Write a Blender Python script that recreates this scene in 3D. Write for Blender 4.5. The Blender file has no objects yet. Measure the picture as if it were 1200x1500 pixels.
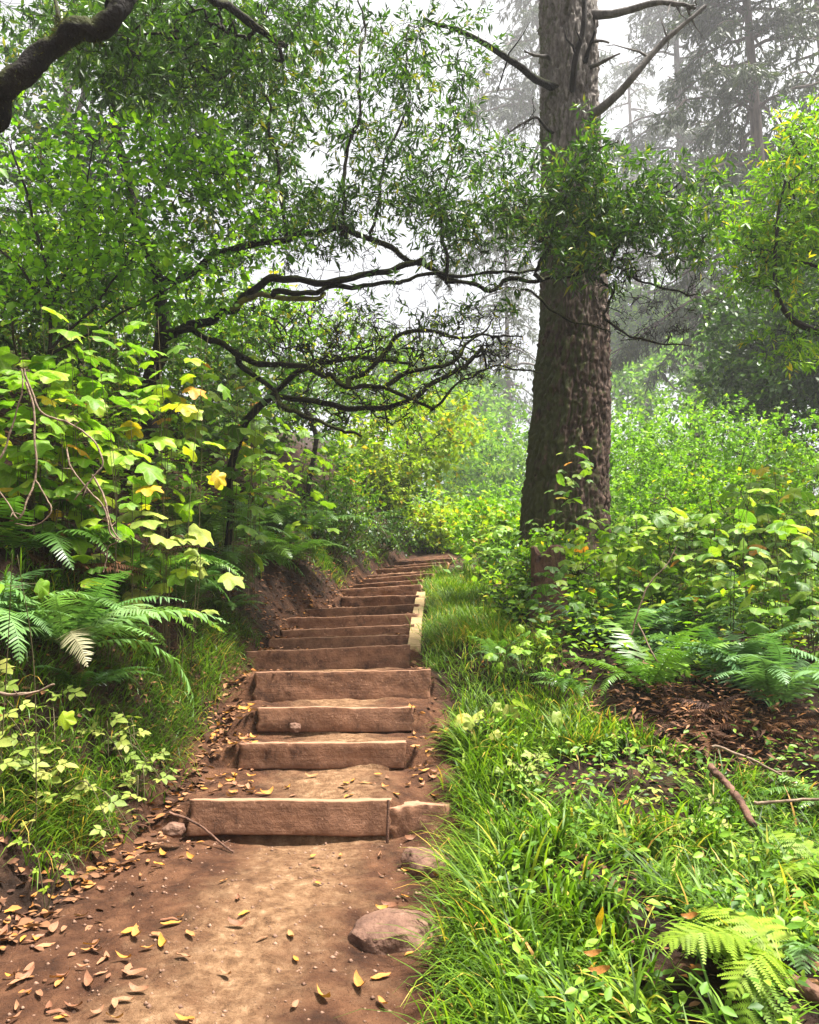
import bpy, math, random
import numpy as np
from mathutils import Vector, Matrix, Euler

# ------------------------------------------------------------------ camera, sky, sun, exposure
scene = bpy.context.scene
C = scene.collection
F = 1177.0; PITCH = math.radians(8.7); EYE = 1.5          # focal length in pixels of a 1200 x 1500 frame
cam_d = bpy.data.cameras.new('camera'); cam = bpy.data.objects.new('camera', cam_d); C.objects.link(cam)
cam.location = (0, 0, EYE); cam.rotation_euler = (math.pi/2 + PITCH, 0, 0)
cam_d.sensor_fit = 'VERTICAL'; cam_d.sensor_height = 24.0; cam_d.lens = 24.0*F/1500.0
cam_d.clip_start = 0.05; cam_d.clip_end = 1000
scene.camera = cam

SUN_EL, SUN_AZ = math.radians(70), math.radians(95)      # azimuth from +y (ahead), negative = to the left
world = bpy.data.worlds.new('World'); scene.world = world; world.use_nodes = True
wn = world.node_tree.nodes; wl = world.node_tree.links; wn.clear()
sky = wn.new('ShaderNodeTexSky'); sky.sky_type = 'NISHITA'; sky.sun_disc = False
sky.sun_elevation = SUN_EL; sky.sun_rotation = SUN_AZ; sky.air_density = 1.0; sky.dust_density = 4.0; sky.ozone_density = 1.0
whs = wn.new('ShaderNodeHueSaturation'); whs.inputs['Saturation'].default_value = 0.12   # overcast: the blue is gone
wbg = wn.new('ShaderNodeBackground'); wbg.inputs['Strength'].default_value = 0.062
wout = wn.new('ShaderNodeOutputWorld')
wl.new(sky.outputs[0], whs.inputs['Color']); wl.new(whs.outputs[0], wbg.inputs[0]); wl.new(wbg.outputs[0], wout.inputs[0])

sun_d = bpy.data.lights.new('sun', 'SUN'); sun = bpy.data.objects.new('sun', sun_d); C.objects.link(sun)
sun_d.energy = 3.9; sun_d.angle = math.radians(11); sun_d.color = (1.0, 0.96, 0.89)
sdir = Vector((math.sin(SUN_AZ)*math.cos(SUN_EL), math.cos(SUN_AZ)*math.cos(SUN_EL), math.sin(SUN_EL)))
sun.rotation_euler = sdir.to_track_quat('Z', 'Y').to_euler(); sun.location = (0, 0, 60)

vs = scene.view_settings
vs.view_transform = 'Standard'; vs.look = 'None'; vs.exposure = 2.2; vs.gamma = 1.0; vs.use_curve_mapping = False
cy = scene.cycles
cy.max_bounces = 6; cy.diffuse_bounces = 1; cy.glossy_bounces = 2; cy.transmission_bounces = 4
cy.volume_bounces = 1; cy.transparent_max_bounces = 6; cy.use_denoising = True
cy.sample_clamp_indirect = 6.0

HAZE_DENSITY = 0.0012

# ------------------------------------------------------------------ helpers
rng = np.random.default_rng(7)
EYEV = np.array([0, 0, EYE]); cp, sp = math.cos(PITCH), math.sin(PITCH)

def at(px, py, Y):
    """world point seen at pixel (px, py) at forward distance Y (authoring help: gives places real coordinates)"""
    a = (px-600)/F; b = (750-py)/F
    d = np.array([a, cp - b*sp, sp + b*cp])
    return EYEV + d*(Y/d[1])

def ats(px, py, Y):
    a = (px-600)/F; b = (750-py)/F
    dy = cp - b*sp
    t = Y/dy
    return np.stack([a*t, Y + 0*a, EYE + (sp + b*cp)*t], -1)

def nrm(v):
    return v/np.maximum(np.linalg.norm(v, axis=-1, keepdims=True), 1e-9)

def _hash(ix, iy, iz, seed):
    h = (ix.astype(np.int64)*374761393 + iy.astype(np.int64)*668265263 + iz.astype(np.int64)*1274126177 + seed*974634777) & 0xffffffff
    h = ((h ^ (h >> 13))*1274126177) & 0xffffffff
    h = ((h ^ (h >> 16))*2246822519) & 0xffffffff
    return ((h ^ (h >> 15)) & 0xffffff)/float(0xffffff)

def vnoise(p, seed=0):
    p = np.asarray(p, float); i = np.floor(p).astype(np.int64); f = p - i; u = f*f*(3 - 2*f)
    r = 0
    for dx in (0, 1):
        wx = u[..., 0] if dx else 1 - u[..., 0]
        for dy in (0, 1):
            wy = u[..., 1] if dy else 1 - u[..., 1]
            for dz in (0, 1):
                wz = u[..., 2] if dz else 1 - u[..., 2]
                r = r + wx*wy*wz*_hash(i[..., 0]+dx, i[..., 1]+dy, i[..., 2]+dz, seed)
    return r*2 - 1

def fbm(p, octs=4, seed=0, gain=0.5):
    p = np.asarray(p, float); a, r = 1.0, 0
    for o in range(octs):
        r = r + a*vnoise(p*(2**o), seed+o*17); a *= gain
    return r

def mesh_np(name, V, faces, smooth=False, attrs=None):
    """faces: list of (n,k) integer arrays"""
    me = bpy.data.meshes.new(name)
    V = np.ascontiguousarray(V, np.float32)
    me.vertices.add(len(V)); me.vertices.foreach_set('co', V.ravel())
    faces = [np.asarray(f, np.int32) for f in faces if len(f)]
    loops = np.concatenate([f.ravel() for f in faces]); tot = np.concatenate([np.full(len(f), f.shape[1], np.int32) for f in faces])
    me.loops.add(len(loops)); me.loops.foreach_set('vertex_index', loops)
    me.polygons.add(len(tot)); me.polygons.foreach_set('loop_start', np.concatenate([[0], np.cumsum(tot)[:-1]]).astype(np.int32))
    me.polygons.foreach_set('loop_total', tot)
    if smooth: me.polygons.foreach_set('use_smooth', np.ones(len(tot), bool))
    for k, v in (attrs or {}).items():
        a = me.attributes.new(k, 'FLOAT', 'POINT'); a.data.foreach_set('value', np.ascontiguousarray(v, np.float32))
    me.update(calc_edges=True)
    return me

def obj(name, me, mat=None, parent=None, loc=None):
    o = bpy.data.objects.new(name, me); C.objects.link(o)
    if mat is not None and me is not None and not me.materials: me.materials.append(mat)
    if parent is not None:
        o.parent = parent
        o.matrix_parent_inverse = Matrix.Translation(parent.location).inverted()
    if loc is not None: o.location = loc
    return o

def tag(o, label=None, cat=None, group=None, kind=None):
    if label: o['label'] = label
    if cat: o['category'] = cat
    if group: o['group'] = group
    if kind: o['kind'] = kind
    return o

def thing(name, label, cat, loc=(0, 0, 0), group=None):
    o = bpy.data.objects.new(name, None); C.objects.link(o); o.location = [float(v) for v in loc]
    o.empty_display_size = 0.1
    return tag(o, label, cat, group)

# ------------------------------------------------------------------ materials
def new_mat(name):
    m = bpy.data.materials.new(name); m.use_nodes = True
    nt = m.node_tree; nt.nodes.clear()
    out = nt.nodes.new('ShaderNodeOutputMaterial')
    return m, nt.nodes, nt.links, out

def ramp(N, stops, interp='LINEAR'):
    r = N.new('ShaderNodeValToRGB'); cr = r.color_ramp; cr.interpolation = interp
    while len(cr.elements) < len(stops): cr.elements.new(0.5)
    for e, (p, c) in zip(cr.elements, stops):
        e.position = p; e.color = (*c, 1)
    return r

def mat_leaf(name, stops, src='attr', trans=0.4, rough=0.46, spec=0.24, tboost=1.5, warm=False, vein=False):
    m, N, L, out = new_mat(name)
    if src == 'attr':
        a = N.new('ShaderNodeAttribute'); a.attribute_name = 'rnd'; fac = a.outputs['Fac']
    else:
        a = N.new('ShaderNodeObjectInfo'); fac = a.outputs['Random']
    if not warm: stops = [(p_, (min(c_[0]*1.32, .6), min(c_[1]*1.15, .6), c_[2]*.6)) for p_, c_ in stops]
    r = ramp(N, stops); L.new(fac, r.inputs[0])
    tc = N.new('ShaderNodeTexCoord')
    n = N.new('ShaderNodeTexNoise'); n.inputs['Scale'].default_value = 14.0 if src == 'attr' else 16.0; n.inputs['Detail'].default_value = 3
    L.new(tc.outputs['Object'], n.inputs['Vector'])
    mr = N.new('ShaderNodeMapRange'); mr.inputs[1].default_value = 0.3; mr.inputs[2].default_value = 0.7; mr.inputs[3].default_value = 0.78; mr.inputs[4].default_value = 1.2
    L.new(n.outputs[0], mr.inputs[0])
    hs = N.new('ShaderNodeHueSaturation'); L.new(r.outputs[0], hs.inputs['Color']); L.new(mr.outputs[0], hs.inputs['Value'])
    colr = hs.outputs[0]
    if vein:
        def M(op, a, b=None, c=None):
            x = N.new('ShaderNodeMath'); x.operation = op
            for k, v in enumerate((a, b, c)):
                if v is None: continue
                if isinstance(v, (int, float)): x.inputs[k].default_value = v
                else: L.new(v, x.inputs[k])
            return x.outputs[0]
        sp_ = N.new('ShaderNodeSeparateXYZ'); L.new(tc.outputs['Object'], sp_.inputs[0]); X_, Y2 = sp_.outputs['X'], M('SUBTRACT', sp_.outputs['Y'], .08)
        ang = M('ARCTAN2', X_, Y2); rad = M('SQRT', M('ADD', M('MULTIPLY', X_, X_), M('MULTIPLY', Y2, Y2)))
        main = M('POWER', M('ABSOLUTE', M('COSINE', M('MULTIPLY', ang, 3.6))), 60.0)
        side_ = M('POWER', M('ABSOLUTE', M('SINE', M('ADD', M('MULTIPLY', rad, 34.0), M('MULTIPLY', M('ABSOLUTE', M('SINE', M('MULTIPLY', ang, 3.6))), 5.0)))), 14.0)
        vm = M('MINIMUM', M('ADD', M('MULTIPLY', main, .34), M('MULTIPLY', side_, .10)), .4)
        mv = N.new('ShaderNodeMix'); mv.data_type = 'RGBA'; L.new(vm, mv.inputs[0]); L.new(colr, mv.inputs[6]); mv.inputs[7].default_value = (.36, .42, .16, 1)
        cx_ = M('SQRT', M('ADD', M('MULTIPLY', X_, X_), M('POWER', M('SUBTRACT', sp_.outputs['Y'], .38), 2.0)))
        n2 = N.new('ShaderNodeTexNoise'); n2.noise_dimensions = '4D'; n2.inputs['Scale'].default_value = 5; n2.inputs['Detail'].default_value = 4; L.new(tc.outputs['Object'], n2.inputs['Vector']); L.new(M('MULTIPLY', fac, 53.0), n2.inputs['W'])
        edge = N.new('ShaderNodeMapRange'); edge.inputs[1].default_value = 1.01; edge.inputs[2].default_value = 1.08; L.new(M('ADD', cx_, M('MULTIPLY', n2.outputs[0], .85)), edge.inputs[0])
        me_ = N.new('ShaderNodeMix'); me_.data_type = 'RGBA'; L.new(edge.outputs[0], me_.inputs[0]); L.new(mv.outputs[2], me_.inputs[6]); me_.inputs[7].default_value = (.20, .10, .03, 1)
        colr = me_.outputs[2]
    p = N.new('ShaderNodeBsdfPrincipled'); p.inputs['Roughness'].default_value = rough; p.inputs['Specular IOR Level'].default_value = spec
    L.new(colr, p.inputs['Base Color'])
    t = N.new('ShaderNodeBsdfTranslucent')
    g = N.new('ShaderNodeMix'); g.data_type = 'RGBA'; g.blend_type = 'MULTIPLY'; g.inputs[0].default_value = 1.0
    g.inputs[7].default_value = (1.05*tboost, 1.15*tboost, 0.5*tboost, 1); L.new(colr, g.inputs[6]); L.new(g.outputs[2], t.inputs[0])
    mx = N.new('ShaderNodeMixShader'); mx.inputs[0].default_value = trans
    L.new(p.outputs[0], mx.inputs[1]); L.new(t.outputs[0], mx.inputs[2]); L.new(mx.outputs[0], out.inputs[0])
    return m

def mat_rough(name, c1, c2, scale=6, c3=None, bump=0.3, bscale=40, rough=0.85, stretch=(1, 1, 1), spec=0.25, moss=None, moss_dir=None, moss_amt=0.5):
    """two or three tone noise colour with fine relief; moss = colour of moss patches (moss_dir: side they grow on)"""
    m, N, L, out = new_mat(name)
    tc = N.new('ShaderNodeTexCoord'); mp = N.new('ShaderNodeMapping'); mp.inputs['Scale'].default_value = stretch
    L.new(tc.outputs['Object'], mp.inputs[0])
    n = N.new('ShaderNodeTexNoise'); n.inputs['Scale'].default_value = scale; n.inputs['Detail'].default_value = 6; n.inputs['Roughness'].default_value = 0.62
    L.new(mp.outputs[0], n.inputs['Vector'])
    st = [(0.32, c1), (0.66, c2)] if c3 is None else [(0.3, c1), (0.52, c2), (0.72, c3)]
    r = ramp(N, st); L.new(n.outputs[0], r.inputs[0]); col = r.outputs[0]
    if moss is not None:
        nm = N.new('ShaderNodeTexNoise'); nm.inputs['Scale'].default_value = 3.5; nm.inputs['Detail'].default_value = 5; nm.inputs['Roughness'].default_value = 0.7
        L.new(tc.outputs['Object'], nm.inputs['Vector']); src = nm.outputs[0]
        if moss_dir is not None:
            ge = N.new('ShaderNodeNewGeometry'); dp = N.new('ShaderNodeVectorMath'); dp.operation = 'DOT_PRODUCT'; dp.inputs[1].default_value = moss_dir
            L.new(ge.outputs['Normal'], dp.inputs[0])
            ma = N.new('ShaderNodeMath'); ma.operation = 'MULTIPLY_ADD'; ma.inputs[1].default_value = 0.3; L.new(dp.outputs['Value'], ma.inputs[0]); L.new(src, ma.inputs[2]); src = ma.outputs[0]
        mr = N.new('ShaderNodeMapRange'); mr.inputs[1].default_value = 1 - moss_amt; mr.inputs[2].default_value = 1 - moss_amt + 0.12; L.new(src, mr.inputs[0])
        mixc = N.new('ShaderNodeMix'); mixc.data_type = 'RGBA'; L.new(mr.outputs[0], mixc.inputs[0]); L.new(col, mixc.inputs[6]); mixc.inputs[7].default_value = (*moss, 1)
        col = mixc.outputs[2]
    p = N.new('ShaderNodeBsdfPrincipled'); p.inputs['Roughness'].default_value = rough; p.inputs['Specular IOR Level'].default_value = spec
    L.new(col, p.inputs['Base Color'])
    nb = N.new('ShaderNodeTexNoise'); nb.inputs['Scale'].default_value = bscale; nb.inputs['Detail'].default_value = 5; L.new(mp.outputs[0], nb.inputs['Vector'])
    b = N.new('ShaderNodeBump'); b.inputs['Strength'].default_value = bump; b.inputs['Distance'].default_value = 0.02
    L.new(nb.outputs[0], b.inputs['Height']); L.new(b.outputs[0], p.inputs['Normal'])
    L.new(p.outputs[0], out.inputs[0])
    return m

G = {}
G['bay'] = mat_leaf('bay_leaf_green', [(0, (0.010, 0.030, 0.009)), (0.35, (0.024, 0.072, 0.012)), (0.7, (0.060, 0.150, 0.020)), (0.93, (0.12, 0.24, 0.035)), (1, (0.22, 0.24, 0.04))], trans=0.24, rough=.42, spec=.28)
G['bay_dark'] = mat_leaf('bay_leaf_dark_green', [(0, (0.010, 0.028, 0.010)), (0.5, (0.028, 0.078, 0.014)), (0.85, (0.06, 0.14, 0.02)), (1, (0.12, 0.22, 0.03))], trans=0.26, rough=.42, spec=.28)
G['lime'] = mat_leaf('lime_green_leaf', [(0, (0.03, 0.085, 0.010)), (0.35, (0.075, 0.185, 0.015)), (0.7, (0.145, 0.29, 0.022)), (0.94, (0.22, 0.36, 0.03)), (1, (0.36, 0.32, 0.03))], trans=0.42)
G['hazel'] = mat_leaf('hazel_leaf_bright', [(0, (0.03, 0.10, 0.010)), (0.35, (0.08, 0.21, 0.016)), (0.7, (0.14, 0.31, 0.025)), (1, (0.21, 0.39, 0.035))], trans=0.48)
G['yellow'] = mat_leaf('yellow_green_leaf', [(0, (0.07, 0.14, 0.016)), (0.5, (0.16, 0.26, 0.028)), (0.88, (0.26, 0.33, 0.04)), (1, (0.34, 0.24, 0.04))], trans=0.42)
G['bush'] = mat_leaf('bush_leaf_green', [(0, (0.030, 0.085, 0.018)), (0.4, (0.075, 0.185, 0.032)), (0.75, (0.14, 0.29, 0.05)), (1, (0.21, 0.37, 0.07))], trans=0.38)
G['moss'] = mat_leaf('dark_moss', [(0, (0.018, 0.018, 0.006)), (.6, (0.05, 0.052, 0.012)), (1, (0.11, 0.105, 0.022))], trans=.15, rough=.8, spec=.1, warm=True)
G['needle'] = mat_leaf('conifer_needle_green', [(0, (0.016, 0.034, 0.018)), (0.6, (0.030, 0.055, 0.026)), (1, (0.05, 0.075, 0.03))], trans=0.2)
G['berry'] = mat_leaf('thimbleberry_leaf', [(0, (0.035, 0.10, 0.016)), (0.35, (0.075, 0.185, 0.025)), (0.72, (0.14, 0.27, 0.035)), (0.95, (0.22, 0.33, 0.05)), (0.97, (0.42, 0.34, 0.03)), (1, (0.36, 0.14, 0.03))], src='obj', trans=0.33, rough=0.5, vein=True)
G['berry_dark'] = mat_leaf('thimbleberry_leaf_deep_green', [(0, (0.03, 0.09, 0.016)), (0.5, (0.06, 0.16, 0.025)), (0.85, (0.12, 0.23, 0.04)), (0.95, (0.30, 0.30, 0.04)), (1, (0.34, 0.13, 0.03))], src='obj', trans=0.35, rough=0.5, vein=True)
G['berry_pale'] = mat_leaf('thimbleberry_leaf_pale', [(0, (0.14, 0.22, 0.07)), (0.6, (0.24, 0.32, 0.10)), (1, (0.30, 0.33, 0.14))], src='obj', trans=0.3, rough=0.55, vein=True)
G['berry_lime'] = mat_leaf('thimbleberry_leaf_lime', [(0, (0.06, 0.155, 0.015)), (0.5, (0.125, 0.27, 0.02)), (0.93, (0.23, 0.35, 0.03)), (0.965, (0.42, 0.36, 0.03)), (1, (0.36, 0.15, 0.03))], src='obj', trans=0.38, rough=0.5, vein=True)
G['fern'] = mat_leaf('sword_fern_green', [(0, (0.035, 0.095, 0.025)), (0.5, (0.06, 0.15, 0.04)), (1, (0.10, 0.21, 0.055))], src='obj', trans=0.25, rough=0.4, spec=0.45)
G['fern_blue'] = mat_leaf('sword_fern_grey_green', [(0, (0.045, 0.11, 0.034)), (0.5, (0.09, 0.185, 0.062)), (1, (0.16, 0.28, 0.11))], src='obj', trans=0.25, rough=0.5, spec=0.3, warm=True)
G['fern_pale'] = mat_leaf('sword_fern_pale_green', [(0, (0.075, 0.17, 0.045)), (0.7, (0.15, 0.27, 0.08)), (0.9, (0.20, 0.31, 0.12)), (1, (0.33, 0.28, 0.18))], src='obj', trans=0.26, rough=0.5, warm=True)
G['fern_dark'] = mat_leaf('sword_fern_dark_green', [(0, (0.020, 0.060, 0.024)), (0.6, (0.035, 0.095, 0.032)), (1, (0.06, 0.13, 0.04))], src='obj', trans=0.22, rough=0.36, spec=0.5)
G['lady'] = mat_leaf('lady_fern_yellow_green', [(0, (0.09, 0.18, 0.02)), (1, (0.18, 0.28, 0.04))], src='obj', trans=0.32, rough=0.55)
G['dead'] = mat_leaf('dead_fern_brown', [(0, (0.035, 0.013, 0.007)), (0.6, (0.085, 0.032, 0.013)), (1, (0.16, 0.07, 0.03))], src='obj', trans=0.2, rough=0.7, tboost=0.7, warm=True)
G['bramble'] = mat_leaf('bramble_leaf', [(0, (0.10, 0.17, 0.05)), (0.6, (0.18, 0.25, 0.09)), (1, (0.24, 0.27, 0.13))], src='obj', trans=0.3, rough=0.55)
G['grass'] = mat_leaf('grass_green', [(0, (0.020, 0.048, 0.008)), (0.3, (0.050, 0.118, 0.014)), (0.6, (0.10, 0.205, 0.022)), (0.8, (0.19, 0.295, 0.04)), (0.87, (0.32, 0.30, 0.09)), (1, (0.34, 0.22, 0.10))], trans=0.3, rough=0.5)
G['grass_dark'] = mat_leaf('grass_deep_green', [(0, (0.03, 0.075, 0.012)), (0.5, (0.055, 0.13, 0.018)), (0.82, (0.11, 0.20, 0.03)), (0.9, (0.28, 0.25, 0.07)), (1, (0.30, 0.20, 0.08))], trans=0.3, rough=0.4)  # deeper green of the thin grass on the left bank
G['litter'] = mat_leaf('leaf_litter_brown', [(0, (0.060, 0.026, 0.014)), (0.4, (0.16, 0.072, 0.034)), (0.75, (0.30, 0.145, 0.07)), (1, (0.40, 0.15, 0.03))], trans=0.1, rough=0.75, tboost=0.6, warm=True)
G['dry'] = mat_leaf('dry_leaf_orange', [(0, (0.20, 0.085, 0.045)), (0.35, (0.34, 0.17, 0.09)), (0.6, (0.46, 0.19, 0.035)), (0.85, (0.50, 0.24, 0.04)), (1, (0.28, 0.13, 0.075))], src='obj', trans=0.15, rough=0.6, tboost=0.6, warm=True)
G['bark_dark'] = mat_rough('dark_bark', (0.008, 0.006, 0.0045), (0.030, 0.023, 0.017), 12, bump=0.5, bscale=60, spec=.15)
G['bark_moss'] = mat_rough('mossy_bark', (0.004, 0.003, 0.0025), (0.018, 0.014, 0.010), 10, bump=0.9, bscale=45, moss=(0.034, 0.038, 0.008), moss_dir=(0, -0.2, 0.95), moss_amt=0.43, spec=.12)
G['bark_lime'] = mat_rough('bright_mossy_bark', (0.05, 0.045, 0.02), (0.12, 0.10, 0.03), 10, bump=0.6, bscale=50, moss=(0.20, 0.20, 0.03), moss_amt=0.55)
G['bark_grey'] = mat_rough('grey_bark', (0.05, 0.042, 0.036), (0.17, 0.15, 0.13), 12, bump=0.5, bscale=50, stretch=(1, 1, 0.4))
G['bark_far'] = mat_rough('far_bark', (0.06, 0.042, 0.032), (0.15, 0.11, 0.085), 5, bump=0.4, bscale=20, stretch=(1, 1, 0.2))
G['stem'] = mat_rough('green_brown_stem', (0.05, 0.045, 0.02), (0.11, 0.09, 0.04), 20, bump=0.1)
G['vine'] = mat_rough('bare_vine_bark', (0.12, 0.08, 0.055), (0.27, 0.19, 0.13), 18, bump=0.4, bscale=70)
G['stick'] = mat_rough('weathered_stick', (0.10, 0.06, 0.04), (0.30, 0.22, 0.15), 18, bump=0.3, bscale=70)
G['log'] = mat_rough('brown_log_bark', (0.05, 0.025, 0.017), (0.19, 0.10, 0.065), 12, bump=0.6, bscale=40)
def mat_timber(name, cols, wet):
    """old squared timber: fine grain along the beam, mud stains, dust lying on the upper face"""
    m, N, L, out = new_mat(name)
    tc = N.new('ShaderNodeTexCoord')
    oi = N.new('ShaderNodeObjectInfo'); of = N.new('ShaderNodeVectorMath'); of.operation = 'MULTIPLY_ADD'; of.inputs[1].default_value = (7.3, 5.1, 3.7)
    cb = N.new('ShaderNodeCombineXYZ'); [L.new(oi.outputs['Random'], cb.inputs[k]) for k in range(3)]; L.new(cb.outputs[0], of.inputs[0]); L.new(tc.outputs['Object'], of.inputs[2])
    def noise(s, d, r, st=(1, 1, 1)):
        mp = N.new('ShaderNodeMapping'); mp.inputs['Scale'].default_value = st; L.new(of.outputs[0], mp.inputs[0])
        n = N.new('ShaderNodeTexNoise'); n.inputs['Scale'].default_value = s; n.inputs['Detail'].default_value = d; n.inputs['Roughness'].default_value = r; L.new(mp.outputs[0], n.inputs['Vector']); return n.outputs[0]
    def mix(f, a, b):
        x = N.new('ShaderNodeMix'); x.data_type = 'RGBA'; L.new(f, x.inputs[0]); L.new(a, x.inputs[6])
        if isinstance(b, tuple): x.inputs[7].default_value = (*b, 1)
        else: L.new(b, x.inputs[7])
        return x.outputs[2]
    def rng_(f, a, b):
        x = N.new('ShaderNodeMapRange'); x.inputs[1].default_value = a; x.inputs[2].default_value = b; L.new(f, x.inputs[0]); return x.outputs[0]
    grain = noise(60, 6, .65, (.06, 1, 1)); g = ramp(N, [(.3, cols[0]), (.55, cols[1]), (.75, cols[2])]); L.new(grain, g.inputs[0])
    stain = rng_(noise(5, 7, .7, (1, 1, .55)), .47 if wet else .53, .62); c = mix(stain, g.outputs[0], (.040, .018, .011))
    mud = rng_(noise(6, 9, .74), .38, .60); c = mix(mud, c, (.225, .108, .060))
    speck = rng_(noise(48, 3, .6), .64, .70); c = mix(speck, c, (.29, .16, .098))
    ge = N.new('ShaderNodeNewGeometry'); sx = N.new('ShaderNodeSeparateXYZ'); L.new(ge.outputs['Normal'], sx.inputs[0]); c = mix(rng_(sx.outputs['Z'], .35, .8), c, (.30, .165, .10))
    p = N.new('ShaderNodeBsdfPrincipled'); p.inputs['Roughness'].default_value = .85; p.inputs['Specular IOR Level'].default_value = .2; L.new(c, p.inputs['Base Color'])
    b = N.new('ShaderNodeBump'); b.inputs['Strength'].default_value = .3; b.inputs['Distance'].default_value = .010; L.new(grain, b.inputs['Height'])
    b2 = N.new('ShaderNodeBump'); b2.inputs['Strength'].default_value = .5; b2.inputs['Distance'].default_value = .02; L.new(noise(26, 6, .7), b2.inputs['Height']); L.new(b.outputs[0], b2.inputs['Normal'])
    L.new(b2.outputs[0], p.inputs['Normal']); L.new(p.outputs[0], out.inputs[0]); return m
G['timber'] = mat_timber('muddy_timber', ((.105, .048, .027), (.155, .075, .043), (.20, .105, .064)), False)
G['timber_dark'] = mat_timber('damp_muddy_timber', ((.065, .029, .017), (.110, .052, .030), (.165, .085, .052)), True)
G['plank'] = mat_rough('pale_weathered_plank', (0.22, 0.14, 0.06), (0.42, 0.30, 0.15), 8, bump=0.3, bscale=50, stretch=(3, 0.5, 3))
G['stone'] = mat_rough('dusty_stone', (0.065, 0.032, 0.022), (0.155, 0.083, 0.055), 6, (0.26, 0.155, 0.105), bump=0.9, bscale=30)
G['steel'] = mat_rough('rusty_steel', (0.06, 0.028, 0.018), (0.16, 0.08, 0.05), 60, bump=0.5, bscale=150, rough=0.7)

# ------------------------------------------------------------------ steps: pixel ends of each timber's top edge, distance, yaw
STEPS = [  # xl, yl, xr, yr, distance at centre, visible face height (m)
    (284, 1172, 568, 1172, 4.70, 0.20), (354, 1089, 590, 1087, 5.46, 0.175), (380, 1036, 601, 1035, 5.93, 0.185),
    (376, 984, 626, 981, 6.40, 0.215), (370, 954, 588, 945, 7.15, 0.20), (403, 935, 588, 930, 7.75, 0.15),
    (422, 923, 596, 915, 8.40, 0.14), (427, 905, 604, 899, 9.10, 0.15), (448, 892, 605, 885, 9.80, 0.15),
    (508, 874, 606, 872, 10.5, 0.16), (506, 863, 610, 856, 11.3, 0.16), (520, 856, 612, 849, 12.0, 0.14),
    (536, 848, 628, 840, 12.7, 0.14), (541, 843, 632, 836, 13.3, 0.13), (550, 834, 638, 828, 14.0, 0.14),
    (566, 830, 650, 823, 14.7, 0.14), (578, 823, 661, 817, 15.4, 0.14)]
TIM = []
for k, (xl, yl, xr, yr, d, fh) in enumerate(STEPS):
    yaw = math.radians(max(0, k-4)*2.4 - 1)
    w = (xr-xl)/F*d
    dl, dr = d + 0.5*w*math.tan(yaw), d - 0.5*w*math.tan(yaw)
    TIM.append((at(xl, yl, dl), at(xr, yr, dr), fh))
TC = np.array([(a+b)/2 for a, b, _ in TIM])               # timber centres (top edge)
PY = np.array([0, 2, 3, 4, 4.7, 5.5, 6.4, 7.2, 8.4, 9.1, 9.8, 10.6, 12.0, 13.3, 14.7, 15.4, 17, 20, 30, 160])
PL = np.array([-2.1, -1.9, -1.8, -1.62, -1.45, -1.42, -1.42, -1.36, -1.33, -1.36, -1.25, -0.92, -0.86, -0.72, -0.45, -0.32, 0.1, 1.0, 5, 60])
PR = np.array([0.05, 0.12, 0.20, 0.25, 0.36, 0.27, 0.25, 0.05, 0.0, 0.03, 0.05, 0.08, 0.15, 0.38, 0.62, 0.8, 1.3, 2.4, 6.5, 62])
# smooth profile of the ground along the path (no steps)
QY = np.concatenate([[-30, 0, 3.0, 4.55], TC[:, 1] + 0.3, [17.5, 20, 30, 60, 160]])
QZ = np.concatenate([[-2.0, 0.0, 0.24, 0.385], TC[:, 2] - 0.05, [3.25, 3.55, 5.0, 9.0, 24.0]])

def smooth(x, a, b):
    t = np.clip((x-a)/(b-a), 0, 1); return t*t*(3-2*t)

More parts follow.
